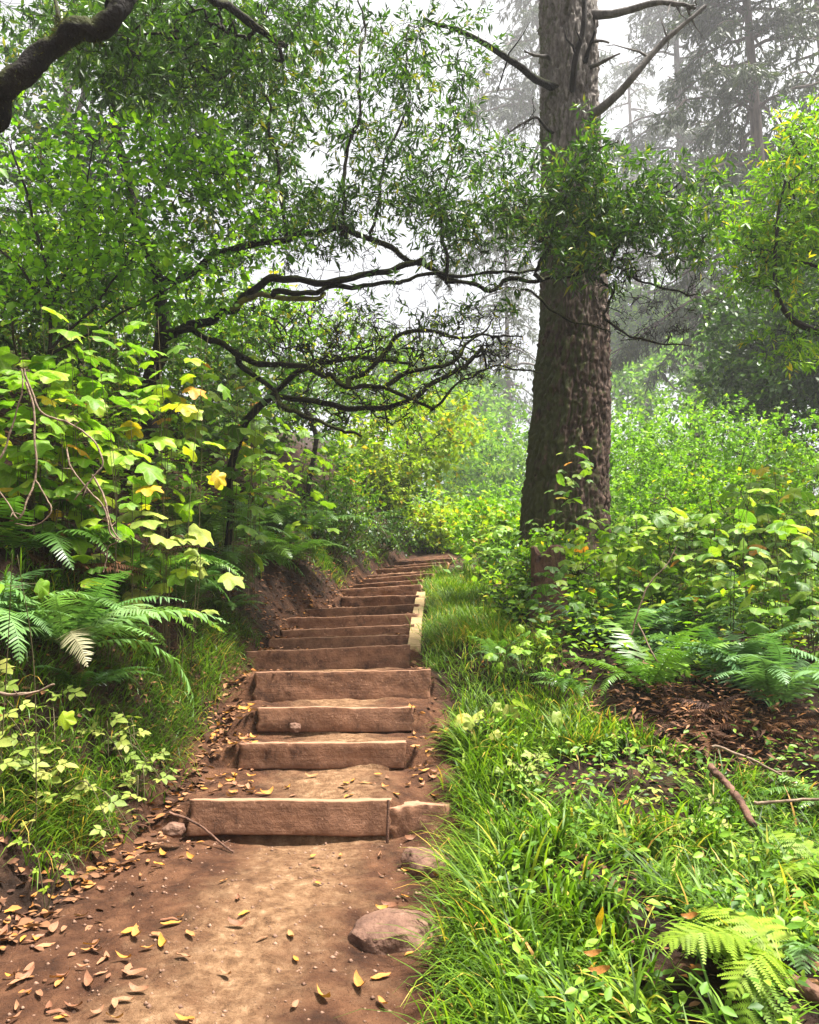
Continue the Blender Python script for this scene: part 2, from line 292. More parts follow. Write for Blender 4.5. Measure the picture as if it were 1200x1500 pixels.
def H(x, y, detail=True, steps=True):
    x = np.asarray(x, float); y = np.asarray(y, float)
    base = np.interp(y, QY, QZ)
    pl = np.interp(y, PY, PL); pr = np.interp(y, PY, PR)
    z = base.copy()
    # treads between the timbers
    if steps:
        zt = np.interp(y, [-30, 0, 3.0, 4.3, 4.75], [-2.0, 0, 0.24, 0.36, TIM[0][0][2] - TIM[0][2] - 0.01])
        for k, (a, b, fh) in enumerate(TIM):
            yl = a[1] + (b[1]-a[1])*(x-a[0])/(b[0]-a[0])
            top = a[2] + (b[2]-a[2])*np.clip((x-a[0])/(b[0]-a[0]), -0.2, 1.2) - 0.012
            s = y - yl - 0.03
            if k + 1 < len(TIM):
                a2, b2, f2 = TIM[k+1]
                yn = a2[1] + (b2[1]-a2[1])*(x-a2[0])/(b2[0]-a2[0]); nxt = (a2[2]+b2[2])/2 - f2
                t = np.clip(s/np.maximum(yn-yl, 0.2), 0, 1)
                zz = top + (nxt-top)*t**1.4
            else:
                zz = top + 0.16*np.clip(s, 0, 12)
            zt = np.where(s > 0, zz, zt)
        txl = np.interp(y, np.concatenate([[0, 4.4], TC[:, 1]]), np.concatenate([[-2.1, TIM[0][0][0]-.05], [t_[0][0] for t_ in TIM]]))
        txr = np.interp(y, np.concatenate([[0, 4.4], TC[:, 1]]), np.concatenate([[0.0, TIM[0][1][0]+.25], [t_[1][0] for t_ in TIM]]))
        inp = smooth(x, txl-0.30, txl+0.015)*(1-smooth(x, txr-0.015, txr+0.24))
        z = z*(1-inp) + zt*inp
    ul = np.maximum(pl - x, 0); ur = np.maximum(x - pr, 0)
    hl = 1.22*ul - 0.55*np.maximum(ul-1.35, 0) - 0.25*np.maximum(ul-2.6, 0) - 0.25*np.maximum(ul-8, 0)
    near = smooth(y, 2.0, 5.0)
    hl = hl*(1 - .85*smooth(y, 17, 25)*smooth(x, -9, -3))
    z = z + hl*(0.72+0.28*near) + 0.10*smooth(ur, 0.02, 0.5)*(1-smooth(y, 9, 14)) - 0.05*ur*(1-smooth(y, 5, 8)) + 0.015*np.minimum(ur, 30)*smooth(y, 12, 20)
    if detail:
        P3 = np.stack([x, y, 0*x], -1)
        off = np.maximum(smooth(ul, 0.0, 0.5), smooth(ur, 0.05, 0.5))
        z = z + fbm(P3*1.3, 3, 5)*(0.02 + 0.07*off) + fbm(P3*6, 3, 9)*(0.008 + 0.02*off) + (fbm(P3*11, 2, 19)*0.010 + fbm(P3*26, 2, 12)*0.007)*(y < 14)*(1-.6*np.exp(-((x-(pl+pr)/2-.12)/.42)**2))
    return z

def ground_pt(px, Y):
    """point on the ground at column px and distance Y (column taken near the ground's own height)"""
    x = (px-600)/F*Y*1.0
    for _ in range(3):
        z = float(H(np.array([x]), np.array([Y]))[0])
        depth = Y*cp + (z-EYE)*sp
        x = (px-600)/F*depth
    return np.array([x, Y, float(H(np.array([x]), np.array([Y]))[0])])

_ys = np.concatenate([np.linspace(2.2, 12, 900), np.linspace(12.02, 40, 500)])
def unproj(px, py, h=0.0):
    """point h above the ground seen at a pixel"""
    P = ats(np.full(len(_ys), px*1.0), np.full(len(_ys), py*1.0), _ys); below = H(P[:, 0], P[:, 1], False) + h >= P[:, 2]
    k = int(np.argmax(below)) if below.any() else 700
    return P[k].copy()

def spread(a, b, n): return list(np.linspace(a, b, n, endpoint=False))
gx = spread(-150, -40, 12) + spread(-40, -8, 20) + spread(-8, -2.6, 34) + spread(-2.6, 1.6, 104) + spread(1.6, 6, 40) + spread(6, 40, 24) + spread(40, 150.1, 12) + [150]
gy = spread(-12, 1.5, 14) + spread(1.5, 11.6, 240) + spread(11.6, 16.5, 64) + spread(16.5, 40, 30) + spread(40, 150.1, 14) + [150]
gx, gy = np.array(gx), np.array(gy)
X, Y_ = np.meshgrid(gx, gy)
Z = H(X, Y_)
V = np.stack([X, Y_, Z], -1).reshape(-1, 3)
nx, ny = len(gx), len(gy)
ii = (np.arange(ny-1)[:, None]*nx + np.arange(nx-1)[None, :]).ravel()
quads = np.stack([ii, ii+1, ii+nx+1, ii+nx], -1)
pl, pr = np.interp(Y_, PY, PL), np.interp(Y_, PY, PR)
wob = fbm(np.stack([X*2.5, Y_*2.5, 0*X], -1), 3, 31)*0.16
pathm = (smooth(-Y_, -17.2, -15.8)*smooth(X+wob, pl-0.22, pl+0.1)*(1-smooth(X+wob, pr, pr+0.16))).ravel()
wear = (np.exp(-((X-(pl+pr)/2-0.10)/0.36)**2)*smooth(-Y_, -16, -14.5)).ravel()
gm = mesh_np('ground', V, [quads], True, {'path': pathm, 'wear': wear})

def mat_ground():
    m, N, L, out = new_mat('forest_soil_and_trodden_dirt')
    tc = N.new('ShaderNodeTexCoord')
    def noise(s, d=6, r=0.6):
        n = N.new('ShaderNodeTexNoise'); n.inputs['Scale'].default_value = s; n.inputs['Detail'].default_value = d; n.inputs['Roughness'].default_value = r
        L.new(tc.outputs['Object'], n.inputs['Vector']); return n.outputs[0]
    def mixc(f, a, b):
        x = N.new('ShaderNodeMix'); x.data_type = 'RGBA'
        L.new(f, x.inputs[0]); L.new(a, x.inputs[6]); L.new(b, x.inputs[7]); return x.outputs[2]
    soil = ramp(N, [(0.3, (0.010, 0.006, 0.004)), (0.5, (0.030, 0.016, 0.010)), (0.72, (0.075, 0.038, 0.021))]); L.new(noise(9), soil.inputs[0])
    damp = ramp(N, [(0.3, (0.030, 0.013, 0.007)), (0.5, (0.084, 0.036, 0.018)), (0.72, (0.160, 0.074, 0.037))]); L.new(noise(7), damp.inputs[0])
    dry = ramp(N, [(0.28, (0.068, 0.033, 0.016)), (0.45, (0.175, 0.093, 0.046)), (0.58, (0.265, 0.152, 0.080)), (0.74, (0.43, 0.275, 0.16))]); L.new(noise(16, 8, 0.68), dry.inputs[0])
    aw = N.new('ShaderNodeAttribute'); aw.attribute_name = 'wear'
    ap = N.new('ShaderNodeAttribute'); ap.attribute_name = 'path'
    ad = N.new('ShaderNodeMath'); ad.operation = 'MULTIPLY_ADD'; ad.inputs[1].default_value = 1.3
    nb = N.new('ShaderNodeMath'); nb.operation = 'SUBTRACT'; nb.inputs[1].default_value = 0.62; L.new(noise(3.2, 6, 0.65), nb.inputs[0])
    sc_ = N.new('ShaderNodeMath'); sc_.operation = 'MULTIPLY'; sc_.inputs[1].default_value = 2.4; L.new(nb.outputs[0], sc_.inputs[0])
    L.new(aw.outputs['Fac'], ad.inputs[0]); L.new(sc_.outputs[0], ad.inputs[2]); ad.use_clamp = True
    c = mixc(ap.outputs['Fac'], soil.outputs[0], mixc(ad.outputs[0], damp.outputs[0], dry.outputs[0]))
    p = N.new('ShaderNodeBsdfPrincipled'); p.inputs['Roughness'].default_value = 0.92; p.inputs['Specular IOR Level'].default_value = 0.15
    L.new(c, p.inputs['Base Color'])
    b = N.new('ShaderNodeBump'); b.inputs['Strength'].default_value = 0.9; b.inputs['Distance'].default_value = 0.03; L.new(noise(38, 9, 0.72), b.inputs['Height'])
    b2 = N.new('ShaderNodeBump'); b2.inputs['Strength'].default_value = 0.7; b2.inputs['Distance'].default_value = 0.05; L.new(noise(13, 5), b2.inputs['Height']); L.new(b.outputs[0], b2.inputs['Normal'])
    L.new(b2.outputs[0], p.inputs['Normal']); L.new(p.outputs[0], out.inputs[0])
    return m
tag(obj('ground', gm, mat_ground()), 'forest ground with trodden reddish dirt path', 'ground', kind='structure')

# ------------------------------------------------------------------ geometry kits
def catmull(P, n):
    P = np.asarray(P, float); Q = np.vstack([2*P[0]-P[1], P, 2*P[-1]-P[-2]])
    out = []
    for i in range(len(P)-1):
        p0, p1, p2, p3 = Q[i], Q[i+1], Q[i+2], Q[i+3]
        for t in np.linspace(0, 1, n, endpoint=False):
            out.append(0.5*((2*p1) + (-p0+p2)*t + (2*p0-5*p1+4*p2-p3)*t*t + (-p0+3*p1-3*p2+p3)*t**3))
    out.append(P[-1]); return np.array(out)

class Tubes:
    def __init__(s): s.V = []; s.F = []; s.n = 0
    def add(s, P, R, sides=6, cap=True):
        P = np.asarray(P, float); m = len(P)
        R = np.broadcast_to(np.asarray(R, float), (m,))
        T = nrm(np.gradient(P, axis=0))
        ref = np.array([0.0, 0.0, 1.0]) if abs(T[:, 2]).mean() < 0.8 else np.array([1.0, 0.0, 0.0])
        A = nrm(np.cross(T, ref)); B = np.cross(T, A)
        th = np.arange(sides)*2*np.pi/sides
        V = P[:, None] + R[:, None, None]*(np.cos(th)[None, :, None]*A[:, None] + np.sin(th)[None, :, None]*B[:, None])
        base = s.n
        i = np.arange(m-1)[:, None]*sides; j = np.arange(sides)[None]; j2 = (j+1) % sides
        q = np.stack([i+j, i+j2, i+sides+j2, i+sides+j], -1).reshape(-1, 4)
        s.V.append(V.reshape(-1, 3)); s.F.append(q+base); s.n += m*sides
        if cap:
            s.V.append(P[-1:] + T[-1:]*R[-1]*0.5); tip = s.n; s.n += 1
            o = base + (m-1)*sides
            s.F.append(np.stack([o+np.arange(sides), o+(np.arange(sides)+1) % sides, np.full(sides, tip), np.full(sides, tip)], -1)[:, :3])
        return s
    def mesh(s, name, smooth=True, rough=0.0, seed=3, freq=8):
        V = np.vstack(s.V)
        if rough: V = V + np.stack([vnoise(V*freq, seed+i) + .6*vnoise(V*freq*3.3, seed+7+i) for i in range(3)], -1)*rough
        return mesh_np(name, V, [f for f in s.F if f.shape[1] == 4 and len(f)] and [np.vstack([f for f in s.F if f.shape[1] == 4])] + ([np.vstack([f for f in s.F if f.shape[1] == 3])] if any(f.shape[1] == 3 for f in s.F) else []), smooth)

LANCE = (np.array([[0, 0, 0], [-.13, .42, .045], [0, .45, -.02], [.13, .42, .045], [0, 1, -.08]]), np.array([[0, 2, 1], [0, 3, 2], [1, 2, 4], [2, 3, 4]]))
OVAL = (np.array([[0, 0, 0], [-.27, .35, .05], [0, .4, -.02], [.27, .35, .05], [-.2, .72, .02], [.2, .72, .02], [0, 1.02, -.1]]), np.array([[0, 2, 1], [0, 3, 2], [1, 2, 4], [2, 3, 5], [4, 2, 6], [2, 5, 6]]))
LOBED = (np.array([[0, 0, 0], [-.42, .18, .03], [-.2, .42, .0], [-.38, .72, .0], [0, 1, -.1], [.38, .72, .0], [.2, .42, .0], [.42, .18, .03], [0, .4, -.03]]), np.array([[0, 8, 1], [1, 8, 2], [2, 8, 3], [3, 8, 4], [4, 8, 5], [5, 8, 6], [6, 8, 7], [7, 8, 0]]))
RHOMB = (np.array([[0, 0, 0], [-.30, .48, .06], [.30, .48, .06], [0, 1, -.06]]), np.array([[0, 3, 1], [0, 2, 3]]))
NEED = (np.array([[0, 0, 0], [-.10, .35, .0], [.10, .35, .0], [0, 1, -.06]]), np.array([[0, 2, 1], [1, 2, 3]]))

def leaf_cloud(name, tmpl, P, D, Nn, S, rnd):
    T, Fc = tmpl
    D = nrm(D); Nn = nrm(Nn - (Nn*D).sum(-1, keepdims=True)*D); Sd = np.cross(D, Nn)
    V = P[:, None] + S[:, None, None]*(T[None, :, 0:1]*Sd[:, None] + T[None, :, 1:2]*D[:, None] + T[None, :, 2:3]*Nn[:, None])
    n = len(T)
    f = (np.arange(len(P))[:, None, None]*n + Fc[None]).reshape(-1, 3)
    return mesh_np(name, V.reshape(-1, 3), [f], False, {'rnd': np.repeat(rnd, n)})

class Skel:
    """limbs drawn by hand, then every leaf cluster is joined to the nearest point of the growing skeleton"""
    def __init__(s): s.P = np.zeros((0, 3)); s.par = []; s.fix = []; s.lines = []; s.limbs = []
    def limb(s, pts, r0, r1, n=6, wob=0.0, draw=True, root=False):
        Q = catmull(pts, n)
        if wob: Q[1:] += np.stack([fbm(Q[1:]*2.2 + 31*len(s.limbs), 2, 3+i) + .28*vnoise(Q[1:]*9 + 17*len(s.limbs), 9+i) for i in range(3)], -1)*wob
        R = np.linspace(r0, r1, len(Q)) if np.isscalar(r0) else r0
        par = -1
        if len(s.P) and not root: par = int(np.argmin(((s.P-Q[0])**2).sum(1)))
        b = len(s.P); s.P = np.vstack([s.P, Q])
        s.par += [par] + list(range(b, b+len(Q)-1)); s.fix += list(R)
        s.limbs.append((b, len(Q)))
        return Q
    def grow(s, Cn, rs, wob=0.12, sag=0.1, seg=5):
        d = np.array([((s.P-c)**2).sum(1).min() for c in Cn]); order = np.argsort(d)
        for k in order:
            c = Cn[k]; j = int(np.argmin(((s.P-c)**2).sum(1))); a = s.P[j]; L = np.linalg.norm(c-a)
            t = np.linspace(0, 1, seg+1)[1:, None]
            mid = a + (c-a)*t + rs.normal(0, 1, (seg, 3))*wob*L*np.sin(np.pi*np.minimum(t*0.9, 1)) + np.array([0, 0, 1])*sag*L*np.sin(np.pi*t)
            mid[-1] = c
            b = len(s.P); s.P = np.vstack([s.P, mid]); s.par += [j] + list(range(b, b+seg-1)); s.fix += [0.0]*seg
            s.lines.append((j, b, seg))
    def radii(s, tip=0.0025, ex=0.5):
        n = len(s.P); cnt = np.zeros(n); has = np.zeros(n, bool)
        for i in range(n):
            if s.par[i] >= 0: has[s.par[i]] = True
        cnt[~has] = 1
        for i in range(n-1, -1, -1):
            if s.par[i] >= 0: cnt[s.par[i]] += cnt[i]
        return np.maximum(np.array(s.fix), tip*np.maximum(cnt, 1)**ex)

def leaves_at(Cn, dirs, rs, per, spread_r, leaf, var=0.35, droop=0.25, up=0.8, nt=3):
    """leaves set alternately along short twigs that fork from each branch end; also returns the twigs' ends"""
    n = len(Cn); k = max(1, int(round(per/nt))); m = n*nt
    A = np.repeat(Cn, nt, 0); tw = nrm(np.repeat(dirs, nt, 0)*0.7 + rs.normal(0, 1, (m, 3))*np.array([.8, .8, .55]) + np.array([0, 0, .15])); L = spread_r*rs.uniform(.6, 1.5, (m, 1))
    B = A + tw*L + np.array([0, 0, -.12])*L
    t = (np.arange(k)+.6+rs.random((m, k))*.5)/(k+.1); t = np.minimum(t, 1)**.75
    P = (A[:, None] + (B-A)[:, None]*t[..., None]).reshape(-1, 3); T = np.repeat(tw, k, 0)
    side = nrm(np.cross(T, rs.normal(0, 1, (m*k, 3))))
    D = nrm(T*(.35+.5*t.reshape(-1, 1)) + side*.8 + np.array([0, 0, -droop]) + rs.normal(0, .18, (m*k, 3)))
    Nn = nrm(np.array([0, 0, up]) + rs.normal(0, 0.42, (m*k, 3)))
    S = leaf*np.exp(rs.normal(0, var*0.6, m*k))*(1.05-.25*(t.reshape(-1) > .9))
    return P, D, Nn, S, A, B

def twiglets(A, B, r):
    """thin three-sided twigs from A to B as one mesh"""
    d = nrm(B-A); u = nrm(np.cross(d, np.array([.31, .52, .8]))); v = np.cross(d, u); n = len(A)
    ang = np.arange(3)*2*np.pi/3; ring = np.cos(ang)[None, :, None]*u[:, None] + np.sin(ang)[None, :, None]*v[:, None]
    V = np.concatenate([A[:, None]+ring*r, B[:, None]+ring*r*.45], 1).reshape(-1, 3)
    q = np.array([[0, 1, 4, 3], [1, 2, 5, 4], [2, 0, 3, 5]])
    return mesh_np('twiglets', V, [(np.arange(n)[:, None, None]*6+q[None]).reshape(-1, 4)], False)

def blob_pts(rs, n, blobs):
    """blobs: (cx, cy, rx, ry, Y0, Y1, weight) in pixels and metres -> n cluster centres in that volume"""
    w = np.array([b[6]*b[2]*b[3] for b in blobs], float); w /= w.sum()
    k = rs.choice(len(blobs), n, p=w); B = np.array([b[:6] for b in blobs], float)[k]
    a = rs.random(n)*2*np.pi; r = np.sqrt(rs.random(n))
    return ats(B[:, 0]+B[:, 2]*r*np.cos(a), B[:, 1]+B[:, 3]*r*np.sin(a), B[:, 4]+(B[:, 5]-B[:, 4])*rs.random(n))

def build_tree(name, label, cat, sk, Cn, rs, leafmat, bark, tmpl=LANCE, per=34, spread_r=0.2, leaf=0.075, droop=0.25, up=0.8, group=None,
               trunk_limbs=1, tip=0.0022, wob=0.12, sag=0.08, limb_mat=None, lsides=9, twig_sides=4, rough=0.0, thin=0.0, crown='crown', ex=0.5, bare=None, near=True, moss=0):
    base = sk.P[0].copy()
    t = thing(name, label, cat, base, group)
    if thin:   # drop clusters in gaps
        g = vnoise(Cn*thin[0], 77); Cn = Cn[g > thin[1]]
    sk.grow(Cn, rs, wob, sag); n_leafy = len(sk.lines)
    if bare is not None: sk.grow(bare, rs, 0.26, 0.0)
    R = sk.radii(tip, ex)
    for i, (b, n) in enumerate(sk.limbs):
        tb = Tubes().add(sk.P[b:b+n], R[b:b+n], lsides)
        obj('trunk' if i < trunk_limbs else 'branch', tb.mesh('trunk' if i < trunk_limbs else 'branch', True, rough, 5, 9), (limb_mat or {}).get(i, bark), t)
    if moss:
        mi = np.concatenate([np.arange(b+2, b+n) for b, n in sk.limbs]); mi = np.repeat(mi, moss); mr_ = R[mi]
        dd = nrm(rs.normal(0, 1, (len(mi), 3))*np.array([1, 1, .8]) + np.array([0, 0, .25])); nx_ = sk.P[np.minimum(mi+1, len(sk.P)-1)]; st_ = np.where(np.linalg.norm(nx_-sk.P[mi], axis=1, keepdims=True) < .4, nx_-sk.P[mi], 0)
        mp_ = sk.P[mi] + st_*rs.random((len(mi), 1)) + dd*mr_[:, None]*.85
        keep_ = vnoise(mp_*3.5, 41) > -.15; mp_, dd = mp_[keep_], dd[keep_]
        obj('moss', leaf_cloud('moss', NEED, mp_, dd + rs.normal(0, .5, dd.shape) + np.array([0, 0, -.35]), rs.normal(0, 1, dd.shape), rs.uniform(.012, .042, len(mp_)), rs.random(len(mp_))), G['moss'], t)['kind'] = 'stuff'
    tb = Tubes(); dirs = []
    for j, b, n in sk.lines:
        tb.add(np.vstack([sk.P[j:j+1], sk.P[b:b+n]]), np.minimum(np.concatenate([[R[b]], R[b:b+n]]), max(R[j], 0.002)), twig_sides, False)
    if sk.lines: obj('twigs', tb.mesh('twigs'), bark, t)['kind'] = 'stuff'
    ends = np.array([sk.P[b+n-1] for j, b, n in sk.lines[:n_leafy]]); dirs = nrm(np.array([sk.P[b+n-1]-sk.P[b+n-3] for j, b, n in sk.lines[:n_leafy]]))
    P, D, Nn, S, A_, B_ = leaves_at(ends, dirs, rs, per, spread_r, leaf, droop=droop, up=up)
    if near: obj('twiglets', twiglets(A_, B_, tip*.7), bark, t)['kind'] = 'stuff'
    pr_ = len(P)//len(ends)
    o = obj(crown, leaf_cloud(crown, tmpl, P, D, Nn, S, np.clip(rs.normal(0.47, 0.24, len(P)) + np.repeat(rs.normal(0, 0.16, len(ends)), pr_), 0, 1)), leafmat, t)
    return t

# ------------------------------------------------------------------ the timber steps
def rounded_bar(L, h, d, seed, nL=64, r=0.009, chip=0.0050, wear=0.004):
    """a weathered squared beam lying along x, top face at z = 0, front face at y = 0"""
    prof = []
    for (cx, cz, a0) in ((r, -r, 90), (d-r, -r, 0), (d-r, -h+r, -90), (r, -h+r, -180)):
        for a in np.linspace(a0+90, a0, 4): prof.append((cx + r*math.cos(math.radians(a)), cz + r*math.sin(math.radians(a))))
    # extra points on the long sides so that wear can bite into them
    full = []
    for i in range(len(prof)):
        a, b = np.array(prof[i]), np.array(prof[(i+1) % len(prof)]); full.append(a)
        n = int(np.linalg.norm(b-a)/0.03)
        for k in range(1, n): full.append(a + (b-a)*k/n)
    prof = np.array(full); m = len(prof)
    xs = np.linspace(-L/2, L/2, nL)
    V = np.zeros((nL, m, 3)); V[..., 0] = xs[:, None]; V[..., 1] = prof[None, :, 0]; V[..., 2] = prof[None, :, 1]
    V = V.reshape(-1, 3)
    e = np.minimum(V[:, 0]+L/2, L/2-V[:, 0])
    Q = V*np.array([1, 1, 1]) + seed*3.7
    n1 = fbm(Q*np.array([3, 8, 8]), 4, seed); n2 = fbm(Q*np.array([16, 30, 30]), 3, seed+5)
    cen = np.array([0, d/2, -h/2]); dr = V - cen; dr[:, 0] = 0; dr = nrm(dr)
    V = V + dr*(n1*chip*1.3 + n2*chip*0.6)[:, None]
    V[:, 2] -= wear*np.clip(vnoise(np.stack([Q[:, 0]*2.2, 0*Q[:, 0], 0*Q[:, 0]], -1), seed), 0, 1)*(V[:, 2] > -h*0.5)
    V[:, 0] += np.sign(V[:, 0])*(e < 0.02)*n2*0.02
    i = np.arange(nL-1)[:, None]*m; j = np.arange(m)[None]; j2 = (j+1) % m
    q = np.stack([i+j, i+j2, i+m+j2, i+m+j], -1).reshape(-1, 4)
    caps = []
    for row in (0, nL-1):
        c = len(V); V = np.vstack([V, V[row*m:(row+1)*m].mean(0)])
        ring = row*m + np.arange(m); nxt = row*m + (np.arange(m)+1) % m
        caps.append(np.stack([ring, np.full(m, c), nxt], -1) if row == 0 else np.stack([ring, nxt, np.full(m, c)], -1))
    return mesh_np('timber_step', V, [q[:, ::-1], np.vstack(caps)[:, ::-1]], True)

ORD = ['lowest', 'second', 'third', 'fourth', 'fifth', 'sixth', 'seventh', 'eighth', 'ninth', 'tenth', 'eleventh', 'twelfth', 'thirteenth', 'fourteenth', 'fifteenth', 'sixteenth', 'topmost']
EXTRA = {0: 'long flat muddy face, ending against a broken stone', 1: 'dusty squared face and a dark gap below', 2: 'pebble and grass tuft at its foot',
         3: 'tallest and widest mud-stained face', 4: 'first beside the pale edging plank foot', 9: 'short, where the bank bulges onto the stairs', 16: 'narrow, where the path turns'}
for k, (a, b, fh) in enumerate(TIM):
    L = float(np.linalg.norm(b-a)) + 0.03 + (0.10 if 4 <= k else 0)
    me = rounded_bar(L, fh*(0.93 if k < 3 else 1.1), 0.11 + 0.02*((k*7) % 3), 11+k)
    o = obj('timber_step', me, G['timber'] if k in (0, 1, 2, 6, 7) else G['timber_dark'])
    d = b - a; c = (a+b)/2
    o.location = c; o.rotation_euler = (math.radians([-6, -3, -4, -5, -4][k % 5]), -math.asin(d[2]/np.linalg.norm(d)), math.atan2(d[1], d[0]))
    lab = f'{ORD[k]} timber step from the bottom of the stairs' if k < 16 else 'topmost timber step where the stairs turn away'
    if k in EXTRA and k < 16: lab = f'{ORD[k]} timber step from the bottom, {EXTRA[k]}'
    tag(o, lab, 'step', 'timber steps climbing the path')

# ------------------------------------------------------------------ stones, stake, edging plank
def rock(name, loc, size, seed, rotz=0.0, cuts=14, mat=None):
    rs = np.random.default_rng(seed); n = 14
    pts = []; faces = []
    u = np.linspace(-1, 1, n)
    idx = {}
    V = []; Fq = []
    for ax in range(3):
        for sgn in (-1, 1):
            b = len(V)
            for i in range(n):
                for j in range(n):
                    p = [0, 0, 0]; p[ax] = sgn; p[(ax+1) % 3] = u[i]; p[(ax+2) % 3] = u[j]; V.append(p)
            for i in range(n-1):
                for j in range(n-1):
                    q = [b+i*n+j, b+(i+1)*n+j, b+(i+1)*n+j+1, b+i*n+j+1]
                    Fq.append(q if sgn > 0 else q[::-1])
    V = np.array(V, float); V = V*(1-.30*(np.abs(V).sum(1, keepdims=True)-1)/2)
    for c in range(cuts):
        d = nrm(rs.normal(0, 1, 3)*np.array([1, 1, .7])); h = rs.uniform(0.84, 1.08)
        s = V@d; V = V - np.maximum(s-h, 0)[:, None]*d
    V = V*(1 + 0.07*fbm(V*2.2+seed, 4, seed)[:, None]) + nrm(V)*fbm(V*9, 3, seed+2)[:, None]*0.03
    V = V*np.array(size)
    me = mesh_np(name, V, [np.array(Fq)], True)
    o = obj(name, me, mat or G['stone']); o.location = [float(v) for v in loc]; o.rotation_euler = (rs.normal(0, .12), rs.normal(0, .12), rotz)
    return o

def rock_px(px, py, Y, size, seed, label, rotz=0.0, cat='stone', mat=None, cuts=14):
    p = at(px, py, Y)
    return tag(rock('stone', p, size, seed, rotz, cuts, mat), label, cat)
me = rounded_bar(.36, .21, .15, 77, 40, .016, .020, .05); o = obj('timber_block', me, G['timber_dark'])
p_ = at(613, 1178, 4.72); o.location = p_; o.rotation_euler = (math.radians(-4), math.radians(1.5), math.radians(3)); tag(o, 'broken chipped timber end butted against the lowest step beside the grass', 'timber')
rock_px(630, 1275, 4.25, (0.155, 0.14, 0.085), 8, 'flat topped brown stone just below the broken stone by the grass', 0.4)
rock_px(578, 1382, 3.55, (0.205, 0.17, 0.115), 15, 'large dusty flat stone sunk in the path at the grass edge', 0.2)
rock_px(362, 1405, 3.62, (0.03, 0.028, 0.016), 21, 'small pale pebble in the middle of the trodden dirt')
rock_px(388, 1273, 4.3, (0.022, 0.02, 0.014), 22, 'tiny dark pebble on dirt below the lowest step')
rock_px(432, 1066, 5.85, (0.045, 0.04, 0.035), 23, 'small dark stone at the foot of the third step')
rock_px(255, 1215, 4.5, (0.06, 0.05, 0.04), 24, 'lumpy brown clod beside the dark twig left of the lowest step')
rock_px(340, 1460, 3.2, (0.028, 0.022, 0.012), 25, 'flat pebble near the bottom edge of the path')
rock_px(700, 1245, 4.4, (0.05, 0.045, 0.03), 26, 'small mud-brown stone half hidden in grass right of the lowest step')
tb = Tubes().add(np.array([at(569, 1172, 4.66), at(568, 1215, 4.65), at(567, 1262, 4.63)]), 0.008, 8)
tag(obj('steel_stake', tb.mesh('steel_stake', True, 0.0012, 3, 160), G['steel']), 'rusty steel stake pinning the end of the lowest step', 'stake')
# edging plank beside the stairs: two boards end to end
def plank(a, b, w, h, seed, name, label):
    a, b = np.asarray(a), np.asarray(b); d = b-a
    me = rounded_bar(float(np.linalg.norm(d)), h, w, seed, 40, 0.008, 0.004, 0.008)
    o = obj(name, me, G['plank']); o.location = (a+b)/2
    o.rotation_euler = (0, -math.asin(d[2]/np.linalg.norm(d)), math.atan2(d[1], d[0]))
    return tag(o, label, 'plank', 'pale edging planks beside the stairs')
def on_edge(x, y): return np.array([x, y, float(np.interp(y, QY, QZ)) + .11])
plank(on_edge(.10, 7.25), on_edge(.14, 9.0), 0.12, 0.26, 41, 'edging_plank', 'lower pale edging plank between the stairs and bright grass')
plank(on_edge(.145, 9.03), on_edge(.215, 10.9), 0.12, 0.26, 43, 'edging_plank', 'upper pale edging plank between the stairs and bright grass')

